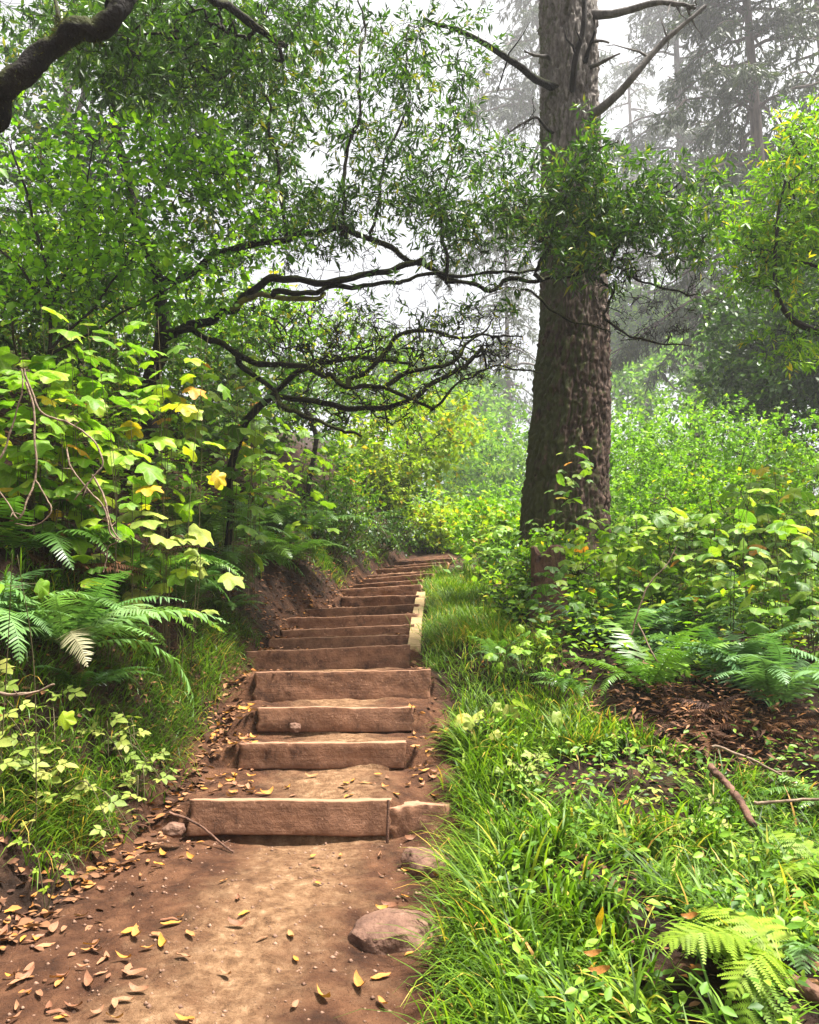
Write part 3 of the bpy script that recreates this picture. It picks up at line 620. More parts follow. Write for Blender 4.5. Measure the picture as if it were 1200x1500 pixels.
# ------------------------------------------------------------------ the big conifer trunk
TY = 9.6
def cells(u, v, seed):
    """distance to the nearest and second nearest jittered cell centre"""
    iu, iv = np.floor(u).astype(np.int64), np.floor(v).astype(np.int64); d1 = np.full(u.shape, 9.0); d2 = d1.copy(); cid = np.zeros(u.shape)
    for a in (-1, 0, 1):
        for b in (-1, 0, 1):
            z0 = np.zeros_like(iu); hx, hy = _hash(iu+a, iv+b, z0, seed), _hash(iu+a, iv+b, z0, seed+1)
            d = np.hypot(iu+a+hx-u, iv+b+hy-v); new = d < d1
            d2 = np.where(new, d1, np.minimum(d2, d)); cid = np.where(new, _hash(iu+a, iv+b, z0, seed+2), cid); d1 = np.where(new, d, d1)
    return d1, d2, cid
def bark_trunk(base, prof, seed, na=200, nz=480):
    """prof: (z, radius, dx) rows; deep furrows round long irregular bark plates"""
    prof = np.array(prof); z = np.concatenate([np.linspace(prof[0, 0], 10.8, nz), np.linspace(11.0, prof[-1, 0], 40)])
    r = np.interp(z, prof[:, 0], prof[:, 1]); dx = np.interp(z, prof[:, 0], prof[:, 2]); nz = len(z)
    th = np.arange(na)*2*np.pi/na + np.pi/2
    TH, ZZ = np.meshgrid(th, z)
    flare = 1 + 0.14*np.clip((prof[0, 0]+1.4-ZZ)/1.4, 0, 1)**2*np.sin(TH*5+1.3)
    cx, sy = np.cos(TH), np.sin(TH)
    w1 = fbm(np.stack([cx*3, sy*3, ZZ*1.6], -1), 3, seed); w2 = fbm(np.stack([cx*7, sy*7, ZZ*4], -1), 3, seed+20)
    U = (TH-np.pi/2)*.45/.085 + w1*.9 + w2*.45; W = ZZ/.55 + w2*.5 + w1*.3
    d1, d2, cid = cells(U, W, seed+5)
    U2 = (TH-np.pi/2)*.45/.04 + w2*1.2; W2 = ZZ/.20 + w1*2; e1, e2, cid2 = cells(U2, W2, seed+8)
    plate = np.clip((d2-d1)*3.2, 0, 1)**.8; chips = np.clip((e2-e1)*3.0, 0, 1)
    fine = fbm(np.stack([cx*34, sy*34, ZZ*22], -1), 3, seed+9)
    disp = plate*.046*(.55+.7*cid) + chips*.016*(.4+cid2) + fine*.012 + w2*.010 - .05
    R = r[:, None]*flare + disp
    V = np.stack([base[0]+dx[:, None]+R*cx, base[1]+R*sy, ZZ], -1).reshape(-1, 3)
    i = np.arange(nz-1)[:, None]*na; j = np.arange(na)[None]; j2 = (j+1) % na
    q = np.stack([i+j, i+j2, i+na+j2, i+na+j], -1).reshape(-1, 4)
    return mesh_np('trunk', V, [q], True, {'plate': (.5*cid+.5*cid2).ravel()})

def mat_conifer_bark():
    m, N, L, out = new_mat('furrowed_conifer_bark')
    tc = N.new('ShaderNodeTexCoord'); mp = N.new('ShaderNodeMapping'); mp.inputs['Scale'].default_value = (1, 1, 0.35); L.new(tc.outputs['Object'], mp.inputs[0])
    n = N.new('ShaderNodeTexNoise'); n.inputs['Scale'].default_value = 22; n.inputs['Detail'].default_value = 7; n.inputs['Roughness'].default_value = 0.65; L.new(mp.outputs[0], n.inputs['Vector'])
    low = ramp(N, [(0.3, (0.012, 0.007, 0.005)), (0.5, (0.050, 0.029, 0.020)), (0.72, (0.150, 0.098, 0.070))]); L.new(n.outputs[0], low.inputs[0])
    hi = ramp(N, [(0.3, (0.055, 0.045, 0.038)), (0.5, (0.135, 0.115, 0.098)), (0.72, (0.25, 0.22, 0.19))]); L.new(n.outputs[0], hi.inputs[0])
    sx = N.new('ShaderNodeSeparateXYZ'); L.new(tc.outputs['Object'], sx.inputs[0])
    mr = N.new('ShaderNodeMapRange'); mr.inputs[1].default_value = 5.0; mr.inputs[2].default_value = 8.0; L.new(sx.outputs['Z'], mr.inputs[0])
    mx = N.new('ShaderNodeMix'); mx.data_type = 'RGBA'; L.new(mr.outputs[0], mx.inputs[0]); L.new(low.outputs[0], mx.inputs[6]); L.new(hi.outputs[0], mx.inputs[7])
    # moss on the side away from the light gap
    ge = N.new('ShaderNodeNewGeometry'); dp = N.new('ShaderNodeVectorMath'); dp.operation = 'DOT_PRODUCT'; dp.inputs[1].default_value = (-0.85, -0.35, 0.1); L.new(ge.outputs['Normal'], dp.inputs[0])
    nm = N.new('ShaderNodeTexNoise'); nm.inputs['Scale'].default_value = 5; nm.inputs['Detail'].default_value = 6; nm.inputs['Roughness'].default_value = 0.72; L.new(tc.outputs['Object'], nm.inputs['Vector'])
    ma = N.new('ShaderNodeMath'); ma.operation = 'MULTIPLY_ADD'; ma.inputs[1].default_value = 0.22; L.new(dp.outputs['Value'], ma.inputs[0]); L.new(nm.outputs[0], ma.inputs[2])
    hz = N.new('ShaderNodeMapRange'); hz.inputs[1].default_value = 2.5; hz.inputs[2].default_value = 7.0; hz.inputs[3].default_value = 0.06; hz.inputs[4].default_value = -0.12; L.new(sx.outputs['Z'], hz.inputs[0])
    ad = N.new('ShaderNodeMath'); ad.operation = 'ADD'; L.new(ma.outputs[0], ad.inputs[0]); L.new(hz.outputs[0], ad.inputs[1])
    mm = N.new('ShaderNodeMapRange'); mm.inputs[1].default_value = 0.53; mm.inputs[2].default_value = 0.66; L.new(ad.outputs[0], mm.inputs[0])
    mo = N.new('ShaderNodeMix'); mo.data_type = 'RGBA'; L.new(mm.outputs[0], mo.inputs[0]); L.new(mx.outputs[2], mo.inputs[6]); mo.inputs[7].default_value = (0.052, 0.058, 0.016, 1)
    p = N.new('ShaderNodeBsdfPrincipled'); p.inputs['Roughness'].default_value = 0.9; p.inputs['Specular IOR Level'].default_value = 0.2; 
    pa = N.new('ShaderNodeAttribute'); pa.attribute_name = 'plate'; pm = N.new('ShaderNodeMapRange'); pm.inputs[3].default_value = .82; pm.inputs[4].default_value = 1.22; L.new(pa.outputs['Fac'], pm.inputs[0])
    hv = N.new('ShaderNodeHueSaturation'); L.new(mo.outputs[2], hv.inputs['Color']); L.new(pm.outputs[0], hv.inputs['Value']); L.new(hv.outputs[0], p.inputs['Base Color'])
    b = N.new('ShaderNodeBump'); b.inputs['Strength'].default_value = 0.7; b.inputs['Distance'].default_value = 0.02; L.new(n.outputs[0], b.inputs['Height']); L.new(b.outputs[0], p.inputs['Normal'])
    L.new(p.outputs[0], out.inputs[0]); return m
G['conifer_bark'] = mat_conifer_bark()

tbase = ground_pt(833, TY)
def zpx(py): return float(at(833, py, TY)[2])
def trow(py, pxc, hw):
    p = at(pxc, py, TY); b_ = (750-py)/F; t_ = TY/(cp - b_*sp)
    return (float(p[2]), hw/F*t_, float(p[0]-tbase[0]))
r8, r7, r6, r45, r3, r0_ = trow(800, 826, 66), trow(700, 830, 60), trow(600, 836.5, 56.5), trow(450, 841.5, 48.5), trow(300, 838.5, 42.5), trow(0, 831, 41)
prof = [(tbase[2]-0.4, .72, r8[2]), (tbase[2]+0.05, .64, r8[2]), r8, r7, r6, r45, r3, r0_, (16.0, .34, r0_[2]-.02), (21.0, .2, r0_[2]-.03)]
conifer = thing('conifer_tree', 'huge furrowed conifer trunk with mossy base towering beside the stairs', 'tree', tbase)
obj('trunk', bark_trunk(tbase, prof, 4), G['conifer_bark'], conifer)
def snag(pts, r0, r1, mat, wob=0.02, sides=9, name='branch', tw=0, rs=None, rough=0.006):
    P = catmull([at(*p) for p in pts], 6)
    ax = np.array([np.interp(P[0][2], [q_[0] for q_ in prof], [q_[2] for q_ in prof]) + tbase[0], TY, P[0][2]]); rr = np.interp(P[0][2], [q_[0] for q_ in prof], [q_[1] for q_ in prof])
    P = np.vstack([ax + nrm(P[0]-ax)*rr*.75, P]); r0 = r0*1.05
    P[1:-1] += np.stack([fbm(P[1:-1]*3, 2, 5+i) for i in range(3)], -1)*wob
    tb = Tubes().add(P, np.linspace(r0, r1, len(P)), sides)
    for k in range(tw):
        i = rs.integers(len(P)//3, len(P)-1); d = nrm(P[min(i+1, len(P)-1)]-P[i-1] + rs.normal(0, .7, 3)); l = rs.uniform(.15, .5)
        q = P[i] + d*l*np.linspace(0, 1, 5)[:, None] + np.cumsum(rs.normal(0, .03, (5, 3)), 0); q[0] = P[i]
        tb.add(q, np.linspace(r1*0.7, 0.003, 5), 5)
    return obj(name, tb.mesh(name, True, rough, 6, 14), mat, conifer)
rs = np.random.default_rng(21)
snag([(812, 128, 9.35), (790, 118, 9.2), (765, 100, 9.0), (720, 70, 8.8), (675, 46, 8.7), (620, 27, 8.6)], 0.055, 0.02, G['bark_moss'], tw=5, rs=rs)
snag([(862, 172, 9.35), (880, 158, 9.2), (910, 132, 9.1), (940, 97, 9.0), (980, 54, 9.0), (1033, 9, 9.0)], 0.065, 0.025, G['bark_grey'], tw=4, rs=rs)
snag([(862, 24, 9.4), (895, 21, 9.2), (940, 10, 9.1), (985, 3, 9.0), (1018, 12, 9.0)], 0.06, 0.02, G['bark_grey'], tw=5, rs=rs)
snag([(838, 128, 9.2), (842, 100, 9.05), (850, 62, 8.95), (855, 20, 8.9), (858, -30, 8.85)], 0.04, 0.028, G['bark_dark'], tw=3, rs=rs)
snag([(866, 98, 9.3), (885, 90, 9.15), (908, 78, 9.1)], 0.03, 0.012, G['bark_grey'])
snag([(858, 90, 9.25), (866, 65, 9.1), (871, 45, 9.0)], 0.03, 0.012, G['bark_moss'])
snag([(800, 82, 9.35), (785, 80, 9.2), (768, 73, 9.1)], 0.03, 0.01, G['bark_grey'])
snag([(870, 62, 9.3), (880, 61, 9.2), (892, 63, 9.15)], 0.022, 0.01, G['bark_grey'])
snag([(800, 355, 9.3), (780, 335, 9.1), (762, 318, 9.0), (735, 308, 8.95), (722, 300, 8.9)], 0.055, 0.02, G['bark_lime'], tw=9, rs=rs)
snag([(803, 345, 9.3), (785, 322, 9.1), (770, 300, 9.0), (762, 285, 9.0)], 0.045, 0.02, G['bark_dark'], tw=8, rs=rs)
snag([(800, 190, 9.3), (785, 172, 9.1), (760, 185, 9.0), (745, 196, 8.9)], 0.02, 0.008, G['bark_dark'], tw=6, rs=rs)
snag([(830, 15, 9.2), (832, -8, 9.0), (831, -40, 8.9)], 0.035, 0.02, G['bark_grey'])
# hanging lichen on the mossy stubs
rs = np.random.default_rng(5); lb = Tubes()
for k in range(150):
    px, py = rs.normal(752, 22), rs.normal(312, 22); p = at(px, py, rs.uniform(8.85, 9.25)); l = rs.uniform(.06, .26)
    q = p + np.array([0, 0, -l])*np.linspace(0, 1, 5)[:, None] + np.cumsum(rs.normal(0, .014, (5, 3)), 0); lb.add(q, [.006, .005, .005, .004, .002], 3)
G['lichen'] = mat_rough('pale_green_lichen', (0.14, 0.15, 0.05), (0.28, 0.27, 0.10), 20, bump=0.1)
obj('hanging_lichen', lb.mesh('hanging_lichen'), G['lichen'], conifer)['kind'] = 'stuff'
# pinkish loose bark flakes and dead leaves caught in the furrow on the right side of the trunk
fl = []
rs = np.random.default_rng(9)
T_, F_ = OVAL
flake_me = mesh_np('bark_flake', (T_*np.array([1.2, 1, 2.5]) - np.array([0, .5, 0])), [F_], False)
G['flake'] = mat_leaf('pink_brown_bark_flake', [(0, (0.20, 0.10, 0.08)), (0.5, (0.36, 0.20, 0.17)), (1, (0.52, 0.33, 0.28))], src='obj', trans=0.0, rough=0.8, warm=True)
for k in range(90):
    py = rs.uniform(395, 735) if k > 25 else rs.uniform(480, 620)
    pxc = np.interp(py, [395, 480, 600, 735], [852, 868, 869, 873]); px = rs.normal(pxc, 4 if py > 460 else 9)
    hw = np.interp(py, [395, 600, 735], [48, 55, 59]); c0 = np.interp(py, [395, 600, 735], [841, 836, 830])
    rr = np.interp(at(833, py, TY)[2], [p[0] for p in prof], [p[1] for p in prof]); u = np.clip((px-c0)/hw, -0.95, 0.95)
    p = at(px, py, TY - rr*math.sqrt(1-u*u) - 0.012)
    o = obj('bark_flake', flake_me, G['flake'], conifer); o.location = p
    s = rs.uniform(.018, .042)*(1.5 if 540 < py < 600 and rs.random() < .4 else 1)
    o.scale = (s, s, s); o.rotation_euler = (math.pi/2+rs.normal(0, .5), rs.normal(0, 1.5), u*1.2+rs.normal(0, .3))

# ------------------------------------------------------------------ bay trees and other broadleaf trees
def PX(*pts): return [at(*p) for p in pts]

# mossy leaning trunk in the top left corner
rs = np.random.default_rng(101); sk = Skel()
b = ground_pt(-420, 4.6)
sk.limb([b - np.array([0, 0, .2])] + PX((-260, 400, 4.5), (-120, 262, 4.4), (-20, 175, 4.35), (40, 112, 4.3), (95, 66, 4.3), (150, 18, 4.3), (205, -40, 4.35), (330, -190, 4.4)), 0.088, 0.052, 12, 0.07)
sk.limb(PX((160, 10, 4.3), (240, -30, 5.0), (330, 10, 5.8), (420, 70, 6.6)), 0.03, 0.008, 6, 0.04)
sk.limb(PX((100, 60, 4.3), (85, 20, 4.5), (75, -30, 4.7)), 0.02, 0.008, 6, 0.02)
Cn = blob_pts(rs, 560, [(230, 70, 130, 90, 5.8, 7.4, 1.4), (360, 40, 110, 70, 6.0, 7.6, 1.0), (60, 10, 90, 40, 5.6, 7.0, 0.6), (170, 30, 80, 60, 5.4, 6.8, 0.8)])
build_tree('bay_tree', 'thick dark mossy trunk leaning across the top corner with glossy leaves', 'tree', sk, Cn, rs, G['bay_dark'], G['bark_moss'], per=17, spread_r=0.18, leaf=0.085, rough=0.013, lsides=26, thin=(2.8, -0.3), moss=70)

# the bay with long horizontal limbs over the stairs
rs = np.random.default_rng(102); sk = Skel()
b = ground_pt(215, 8.6)
sk.limb([b - np.array([0, 0, .2])] + PX((225, 560, 8.5), (240, 490, 8.3), (225, 400, 8.2), (190, 280, 8.1), (170, 120, 8.0), (180, -60, 8.0)), 0.10, 0.03, 8, 0.05)
sk.limb(PX((240, 480, 8.3), (288, 474, 8.0), (337, 445, 7.7), (385, 423, 7.5), (443, 411, 7.4), (530, 401, 7.4), (578, 392, 7.4), (612, 377, 7.4)), 0.048, 0.024, 8, 0.09)
sk.limb(PX((235, 420, 8.2), (300, 385, 7.9), (356, 365, 7.7), (448, 347, 7.6), (510, 346, 7.6), (568, 360, 7.6), (597, 377, 7.6), (641, 399, 7.6), (665, 413, 7.6), (723, 425, 7.7), (790, 413, 7.8), (850, 410, 7.7), (905, 398, 7.6), (960, 415, 7.6), (1020, 425, 7.6)), 0.040, 0.008, 8, 0.09)
sk.limb(PX((400, 432, 7.5), (443, 428, 7.45), (520, 416, 7.5), (578, 409, 7.5), (660, 401, 7.6), (790, 394, 7.9)), 0.03, 0.015, 8, 0.09)
sk.limb(PX((340, 455, 7.7), (361, 445, 7.6), (399, 435, 7.5), (462, 440, 7.5), (478, 429, 7.5)), 0.03, 0.022, 8, 0.06)
sk.limb(PX((238, 500, 8.3), (269, 493, 8.0), (337, 512, 7.6), (409, 532, 7.3), (472, 546, 7.2), (510, 566, 7.2), (568, 575, 7.2), (626, 595, 7.2), (645, 592, 7.2), (684, 556, 7.3), (737, 541, 7.4), (788, 546, 7.5)), 0.034, 0.006, 8, 0.09)
sk.limb(PX((510, 566, 7.2), (549, 541, 7.2), (573, 503, 7.2), (597, 493, 7.2), (650, 486, 7.2), (720, 500, 7.3), (770, 495, 7.3)), 0.028, 0.007, 8, 0.09)
sk.limb(PX((568, 572, 7.2), (621, 546, 7.1), (665, 527, 7.1), (678, 510, 7.1), (720, 470, 7.1)), 0.026, 0.007, 8, 0.09)
sk.limb(PX((340, 515, 7.6), (400, 580, 7.3), (433, 609, 7.1), (472, 619, 7.0), (535, 650, 7.0)), 0.028, 0.012, 8, 0.09)
sk.limb(PX((500, 346, 7.6), (505, 262, 7.5), (520, 170, 7.5), (528, 60, 7.5), (540, -40, 7.5)), 0.022, 0.008, 8, 0.09)
sk.limb(PX((420, 352, 7.65), (412, 260, 7.6), (395, 190, 7.5), (388, 80, 7.5), (395, -20, 7.5)), 0.02, 0.008, 8, 0.09)
sk.limb(PX((545, 352, 7.6), (565, 240, 7.5), (592, 150, 7.5), (600, 40, 7.5)), 0.018, 0.006, 8, 0.09)
sk.limb(PX((665, 413, 7.6), (640, 330, 7.6), (660, 230, 7.7), (655, 140, 7.8)), 0.02, 0.006, 8, 0.09)
sk.limb(PX((795, 412, 7.75), (812, 370, 7.6), (818, 320, 7.5), (850, 250, 7.4), (900, 215, 7.3)), 0.022, 0.007, 8, 0.09)
sk.limb(PX((890, 402, 7.6), (925, 345, 7.4), (960, 290, 7.3), (1000, 255, 7.3)), 0.018, 0.006, 8, 0.09)
sk.limb(PX((870, 408, 7.65), (895, 440, 7.5), (900, 480, 7.4), (960, 500, 7.3), (1010, 495, 7.3)), 0.018, 0.006, 8, 0.09)
sk.limb(PX((770, 425, 7.75), (810, 455, 7.6), (850, 475, 7.5), (890, 485, 7.5)), 0.016, 0.006, 8, 0.06)
Cn = blob_pts(rs, 2100, [
    (330, 180, 120, 110, 7.0, 8.8, .75), (450, 110, 150, 115, 6.6, 8.8, 1.15), (590, 170, 110, 150, 6.8, 8.6, 1.0), (670, 260, 100, 80, 7.0, 8.4, 0.9), (560, 310, 190, 45, 7.0, 8.4, 1.2),
    (710, 340, 100, 65, 7.0, 8.4, 1.1), (640, 60, 80, 80, 7.2, 8.6, 0.6), (380, 330, 140, 60, 6.8, 8.4, 0.9), (150, 90, 170, 110, 7.4, 9, 0.45), (120, 360, 150, 90, 7.4, 8.8, .5),
    (885, 280, 85, 75, 6.8, 7.8, 1.9), (930, 340, 115, 70, 6.8, 7.8, 1.3), (840, 330, 50, 80, 6.8, 7.7, 1.6), (1010, 300, 60, 65, 6.9, 7.8, .9), (770, 270, 60, 70, 7.0, 8.0, 0.6), (850, 210, 45, 45, 7.0, 7.6, 0.6), (640, 445, 150, 40, 7.0, 7.8, 0.4)])
build_tree('bay_tree', 'bay tree with long mossy limbs reaching level over the stairs', 'tree', sk, Cn, rs, G['bay'], G['bark_moss'], per=17, spread_r=0.17, leaf=0.084, rough=0.010, lsides=10, moss=16, thin=(2.6, -0.25), ex=.36, limb_mat={4: G['bark_lime'], 0: G['bark_dark']},
           bare=blob_pts(rs, 800, [(560, 400, 240, 60, 7.2, 8.0, .9), (420, 470, 140, 50, 7.2, 8.2, .7), (965, 415, 100, 85, 6.9, 7.8, 1.6), (930, 470, 70, 40, 6.9, 7.6, 0.7), (700, 400, 90, 60, 7.1, 7.9, 0.4), (760, 250, 40, 70, 7.3, 8.2, 0.5)]))
# bare mossy twig tangle hanging below the limbs: a dead understory tree
rs = np.random.default_rng(103); sk = Skel()
b = ground_pt(330, 8.4)
sk.limb([b] + PX((350, 640, 8.0), (400, 580, 7.7), (455, 540, 7.5), (520, 520, 7.4), (600, 530, 7.3)), 0.03, 0.008, 7, 0.05)
sk.limb(PX((400, 580, 7.7), (500, 600, 7.4), (580, 590, 7.3), (640, 560, 7.3), (700, 520, 7.3)), 0.022, 0.008, 7, 0.05)
Cn = blob_pts(rs, 760, [(600, 530, 150, 65, 6.9, 7.9, 1.0), (480, 500, 110, 60, 7.0, 8.0, 0.8), (690, 500, 80, 60, 7.0, 7.8, 0.8), (520, 600, 120, 40, 7.0, 7.9, 0.8)])
build_tree('dead_tree', 'tangle of bare dark mossy twigs hanging below the long limbs', 'tree', sk, Cn, rs, G['yellow'], G['bark_moss'], per=2, spread_r=0.07, leaf=0.045, tip=0.0028, wob=0.34, sag=-0.05, crown='leaves', rough=0.005, ex=.42, moss=12)

# bright hazel-like sapling on the left
rs = np.random.default_rng(104); sk = Skel()
b = ground_pt(60, 6.9)
sk.limb([b] + PX((70, 560, 6.9), (72, 420, 6.9), (40, 290, 6.9), (20, 215, 6.9)), 0.022, 0.008, 7, 0.03)
for q in ([(72, 460, 6.9), (120, 330, 7.0), (135, 210, 7.1)], [(70, 520, 6.9), (180, 400, 7.1), (250, 300, 7.3)], [(70, 520, 6.9), (200, 450, 7.2), (330, 380, 7.6)], [(75, 470, 6.9), (20, 380, 6.7), (-50, 300, 6.6)]):
    sk.limb(PX(*q), 0.014, 0.005, 7, 0.04)
Cn = blob_pts(rs, 700, [(200, 240, 150, 65, 6.7, 7.9, 1.2), (110, 330, 150, 75, 6.3, 7.7, 1.1), (290, 330, 130, 80, 6.9, 8.2, 1.0), (60, 420, 110, 45, 6.3, 7.5, 0.8), (250, 420, 120, 45, 6.9, 8.1, 0.7), (20, 230, 60, 80, 6.3, 7.3, .6)])
build_tree('hazel_sapling', 'slender sapling with rounded bright green leaves in layered sprays', 'tree', sk, Cn, rs, G['hazel'], G['bark_dark'], tmpl=OVAL, per=11, spread_r=0.24, leaf=0.078, droop=0.1, up=1.1, thin=(2.6, -0.12), ex=.3)

# bay on the right edge
rs = np.random.default_rng(105); sk = Skel()
b = ground_pt(1330, 8.6)
sk.limb([b] + PX((1330, 620, 8.5), (1340, 420, 8.4), (1350, 200, 8.4), (1340, 0, 8.4)), 0.13, 0.05, 8, 0.05)
sk.limb(PX((1335, 520, 8.45), (1260, 500, 8.2), (1200, 486, 8.0), (1160, 466, 7.9), (1137, 420, 7.85), (1138, 335, 7.85), (1150, 262, 7.9)), 0.05, 0.012, 7, 0.01)
sk.limb(PX((1345, 300, 8.4), (1250, 280, 8.2), (1180, 240, 8.1), (1140, 180, 8.1)), 0.03, 0.008, 7, 0.04)
sk.limb(PX((1340, 430, 8.4), (1240, 400, 8.2), (1170, 385, 8.2), (1090, 380, 8.2)), 0.03, 0.008, 7, 0.04)
Cn = blob_pts(rs, 900, [(1150, 300, 75, 75, 7.6, 9.2, 1.2), (1190, 220, 50, 70, 7.6, 9.2, 1.2), (1110, 370, 60, 55, 7.6, 8.8, 1.1), (1175, 400, 60, 50, 7.6, 9, 0.9), (1050, 290, 45, 40, 7.6, 8.6, 0.4), (1280, 300, 90, 200, 7.8, 9.2, .6), (1170, 500, 60, 30, 7.8, 8.6, .5)])
build_tree('bay_tree', 'bright yellow-green bay crown hanging in from the right edge on a hooked limb', 'tree', sk, Cn, rs, G['lime'], G['bark_dark'], per=17, spread_r=0.19, leaf=0.085, thin=(2.2, -0.3))

# ---- trees further back (blob crowns on their own trunk and limbs)
def back_tree(name, label, seed, px, Y, top_px, blobs, n, leafmat, bark, tmpl=RHOMB, leaf=0.10, per=22, spread_r=0.4, r0=0.16, group=None, limbs=6, lean=0, up=0.8, thin=(0.6, -0.3), tip=0.004, droop=0.25):
    if Y > 28:
        k_ = 2.1; Y *= k_; leaf *= k_; spread_r *= k_; r0 *= k_; tip *= k_; thin = (thin[0]/k_, thin[1]); blobs = [(*q[:4], q[4]*k_, q[5]*k_, q[6]) for q in blobs]
    rs = np.random.default_rng(seed); sk = Skel(); b = ground_pt(px, Y)
    topz = at(px+lean, top_px, Y)
    P0 = [b - np.array([0, 0, .3])]
    for t in (0.3, 0.6, 1.0): P0.append(b + (topz-b)*t + np.append(rs.normal(0, .15, 2), 0)*(t < 1))
    sk.limb(P0, r0, r0*0.25, 8, 0.08)
    Cn = blob_pts(rs, n, blobs)
    for k in range(limbs):
        c = Cn[rs.integers(n)]; a = b + (topz-b)*rs.uniform(.35, .9)
        sk.limb([a, a+(c-a)*.5+np.array([0, 0, .25]), c], r0*.35, r0*.08, 6, 0.12)
    return build_tree(name, label, 'tree', sk, Cn, rs, leafmat, bark, tmpl=tmpl, per=per, spread_r=spread_r, leaf=leaf, group=group, tip=tip, lsides=8, up=up, thin=thin, droop=droop, near=False)
MG = 'misty trees behind the path'
back_tree('bay_tree', 'hazy pale green tree behind the leaning mossy trunk', 201, 120, 18, -60, [(120, 90, 170, 120, 16, 20, 1), (330, 120, 140, 130, 16.5, 20, .9), (60, 260, 130, 100, 16, 19, .9), (300, 290, 150, 90, 16, 19, .8)], 900, G['bay'], G['bark_grey'], leaf=0.15, per=20, spread_r=.45, limbs=9, thin=(0.7, -0.25), r0=.2, group=MG)
back_tree('bay_tree', 'dim green understory tree filling the far bank under the hazel', 208, 200, 13, 380, [(100, 400, 140, 80, 12, 15, 1), (280, 430, 140, 80, 12, 15, 1), (180, 500, 200, 60, 11.5, 14, 1)], 520, G['lime'], G['bark_dark'], leaf=0.095, per=20, spread_r=.36, limbs=6, r0=.07, thin=(1.0, -0.4), group=MG)
back_tree('bay_tree', 'yellow-green understory tree filling the gap below the long limbs', 202, 440, 13.5, 440, [(470, 510, 100, 80, 12.5, 15, 1), (560, 570, 80, 70, 12.5, 15, .9), (370, 520, 90, 90, 12, 14, 1)], 420, G['lime'], G['bark_dark'], leaf=0.09, per=18, spread_r=.34, limbs=6, r0=.05, thin=(1.0, -0.2), group=MG)
back_tree('maple_tree', 'small yellow-green leaved maple above the top of the stairs', 203, 600, 18.5, 590, [(590, 650, 75, 55, 17.5, 20, 1.0), (640, 625, 60, 45, 18, 20, .9), (560, 700, 50, 45, 17.5, 19.5, .9), (610, 735, 60, 30, 18, 20, .4)], 300, G['yellow'], G['bark_dark'], tmpl=RHOMB, leaf=0.14, per=16, spread_r=.38, limbs=5, r0=.05, up=.9, thin=(0.9, -0.4), group=MG)
back_tree('willow_tree', 'feathery misty green tree between the maple and the conifer trunk', 204, 700, 34, 560, [(700, 640, 55, 75, 32, 37, 1.0), (665, 610, 40, 50, 32, 37, .8), (740, 690, 45, 50, 32, 37, .9), (690, 720, 60, 40, 30, 34, .8)], 420, G['bush'], G['bark_grey'], tmpl=RHOMB, leaf=0.22, per=22, spread_r=.75, limbs=6, r0=.14, thin=(0.45, -0.5), tip=.006, group=MG)
back_tree('bay_tree', 'misty grey-green tree right behind the conifer trunk', 205, 950, 40, 400, [(940, 470, 70, 50, 37, 44, 1), (1000, 510, 70, 50, 37, 44, 1), (925, 545, 50, 45, 36, 42, .9), (1040, 450, 55, 45, 38, 44, .8)], 620, G['bush'], G['bark_grey'], leaf=0.28, per=20, spread_r=.9, limbs=8, r0=.2, thin=(0.3, -0.45), tip=.006, group=MG)
back_tree('bay_tree', 'misty green tree standing above the pale hillside shrubs', 209, 1030, 30, 480, [(1030, 540, 70, 45, 28, 33, 1), (960, 570, 60, 40, 28, 32, 1), (1090, 560, 60, 40, 28, 32, 1)], 460, G['bush'], G['bark_grey'], leaf=0.2, per=20, spread_r=.7, limbs=8, r0=.16, thin=(0.4, -0.45), tip=.005, group=MG)
back_tree('bay_tree', 'shadowy dark evergreen at the right edge above the bushes', 206, 1130, 21, 380, [(1120, 510, 80, 55, 20, 23.5, 1), (1190, 470, 60, 70, 20, 23, 1), (1080, 470, 55, 45, 20, 23, .8), (1200, 560, 70, 45, 19.5, 22, 1), (1090, 570, 70, 35, 20, 23, 1)], 640, G['bay_dark'], G['bark_dark'], leaf=0.15, per=22, spread_r=.5, limbs=8, r0=.2, thin=(0.5, -0.55), group=MG)
back_tree('bay_tree', 'second dark evergreen crowded behind the right edge bay crown', 207, 1240, 19, 300, [(1220, 420, 70, 90, 18, 21, 1), (1190, 550, 70, 45, 18, 20, 1), (1260, 560, 60, 60, 18, 20.5, 1)], 400, G['bay_dark'], G['bark_dark'], leaf=0.15, per=22, spread_r=.5, limbs=6, r0=.2, thin=(0.5, -0.55), group=MG)
back_tree('bay_tree', 'faint pale tree in the gap between the maple and long limbs', 210, 600, 44, 470, [(600, 560, 90, 60, 41, 47, 1), (520, 540, 70, 70, 41, 47, 1), (690, 590, 60, 40, 41, 47, .8)], 420, G['bush'], G['bark_grey'], leaf=0.3, per=20, spread_r=1.0, limbs=7, r0=.2, thin=(0.3, -0.3), tip=.006, group=MG)

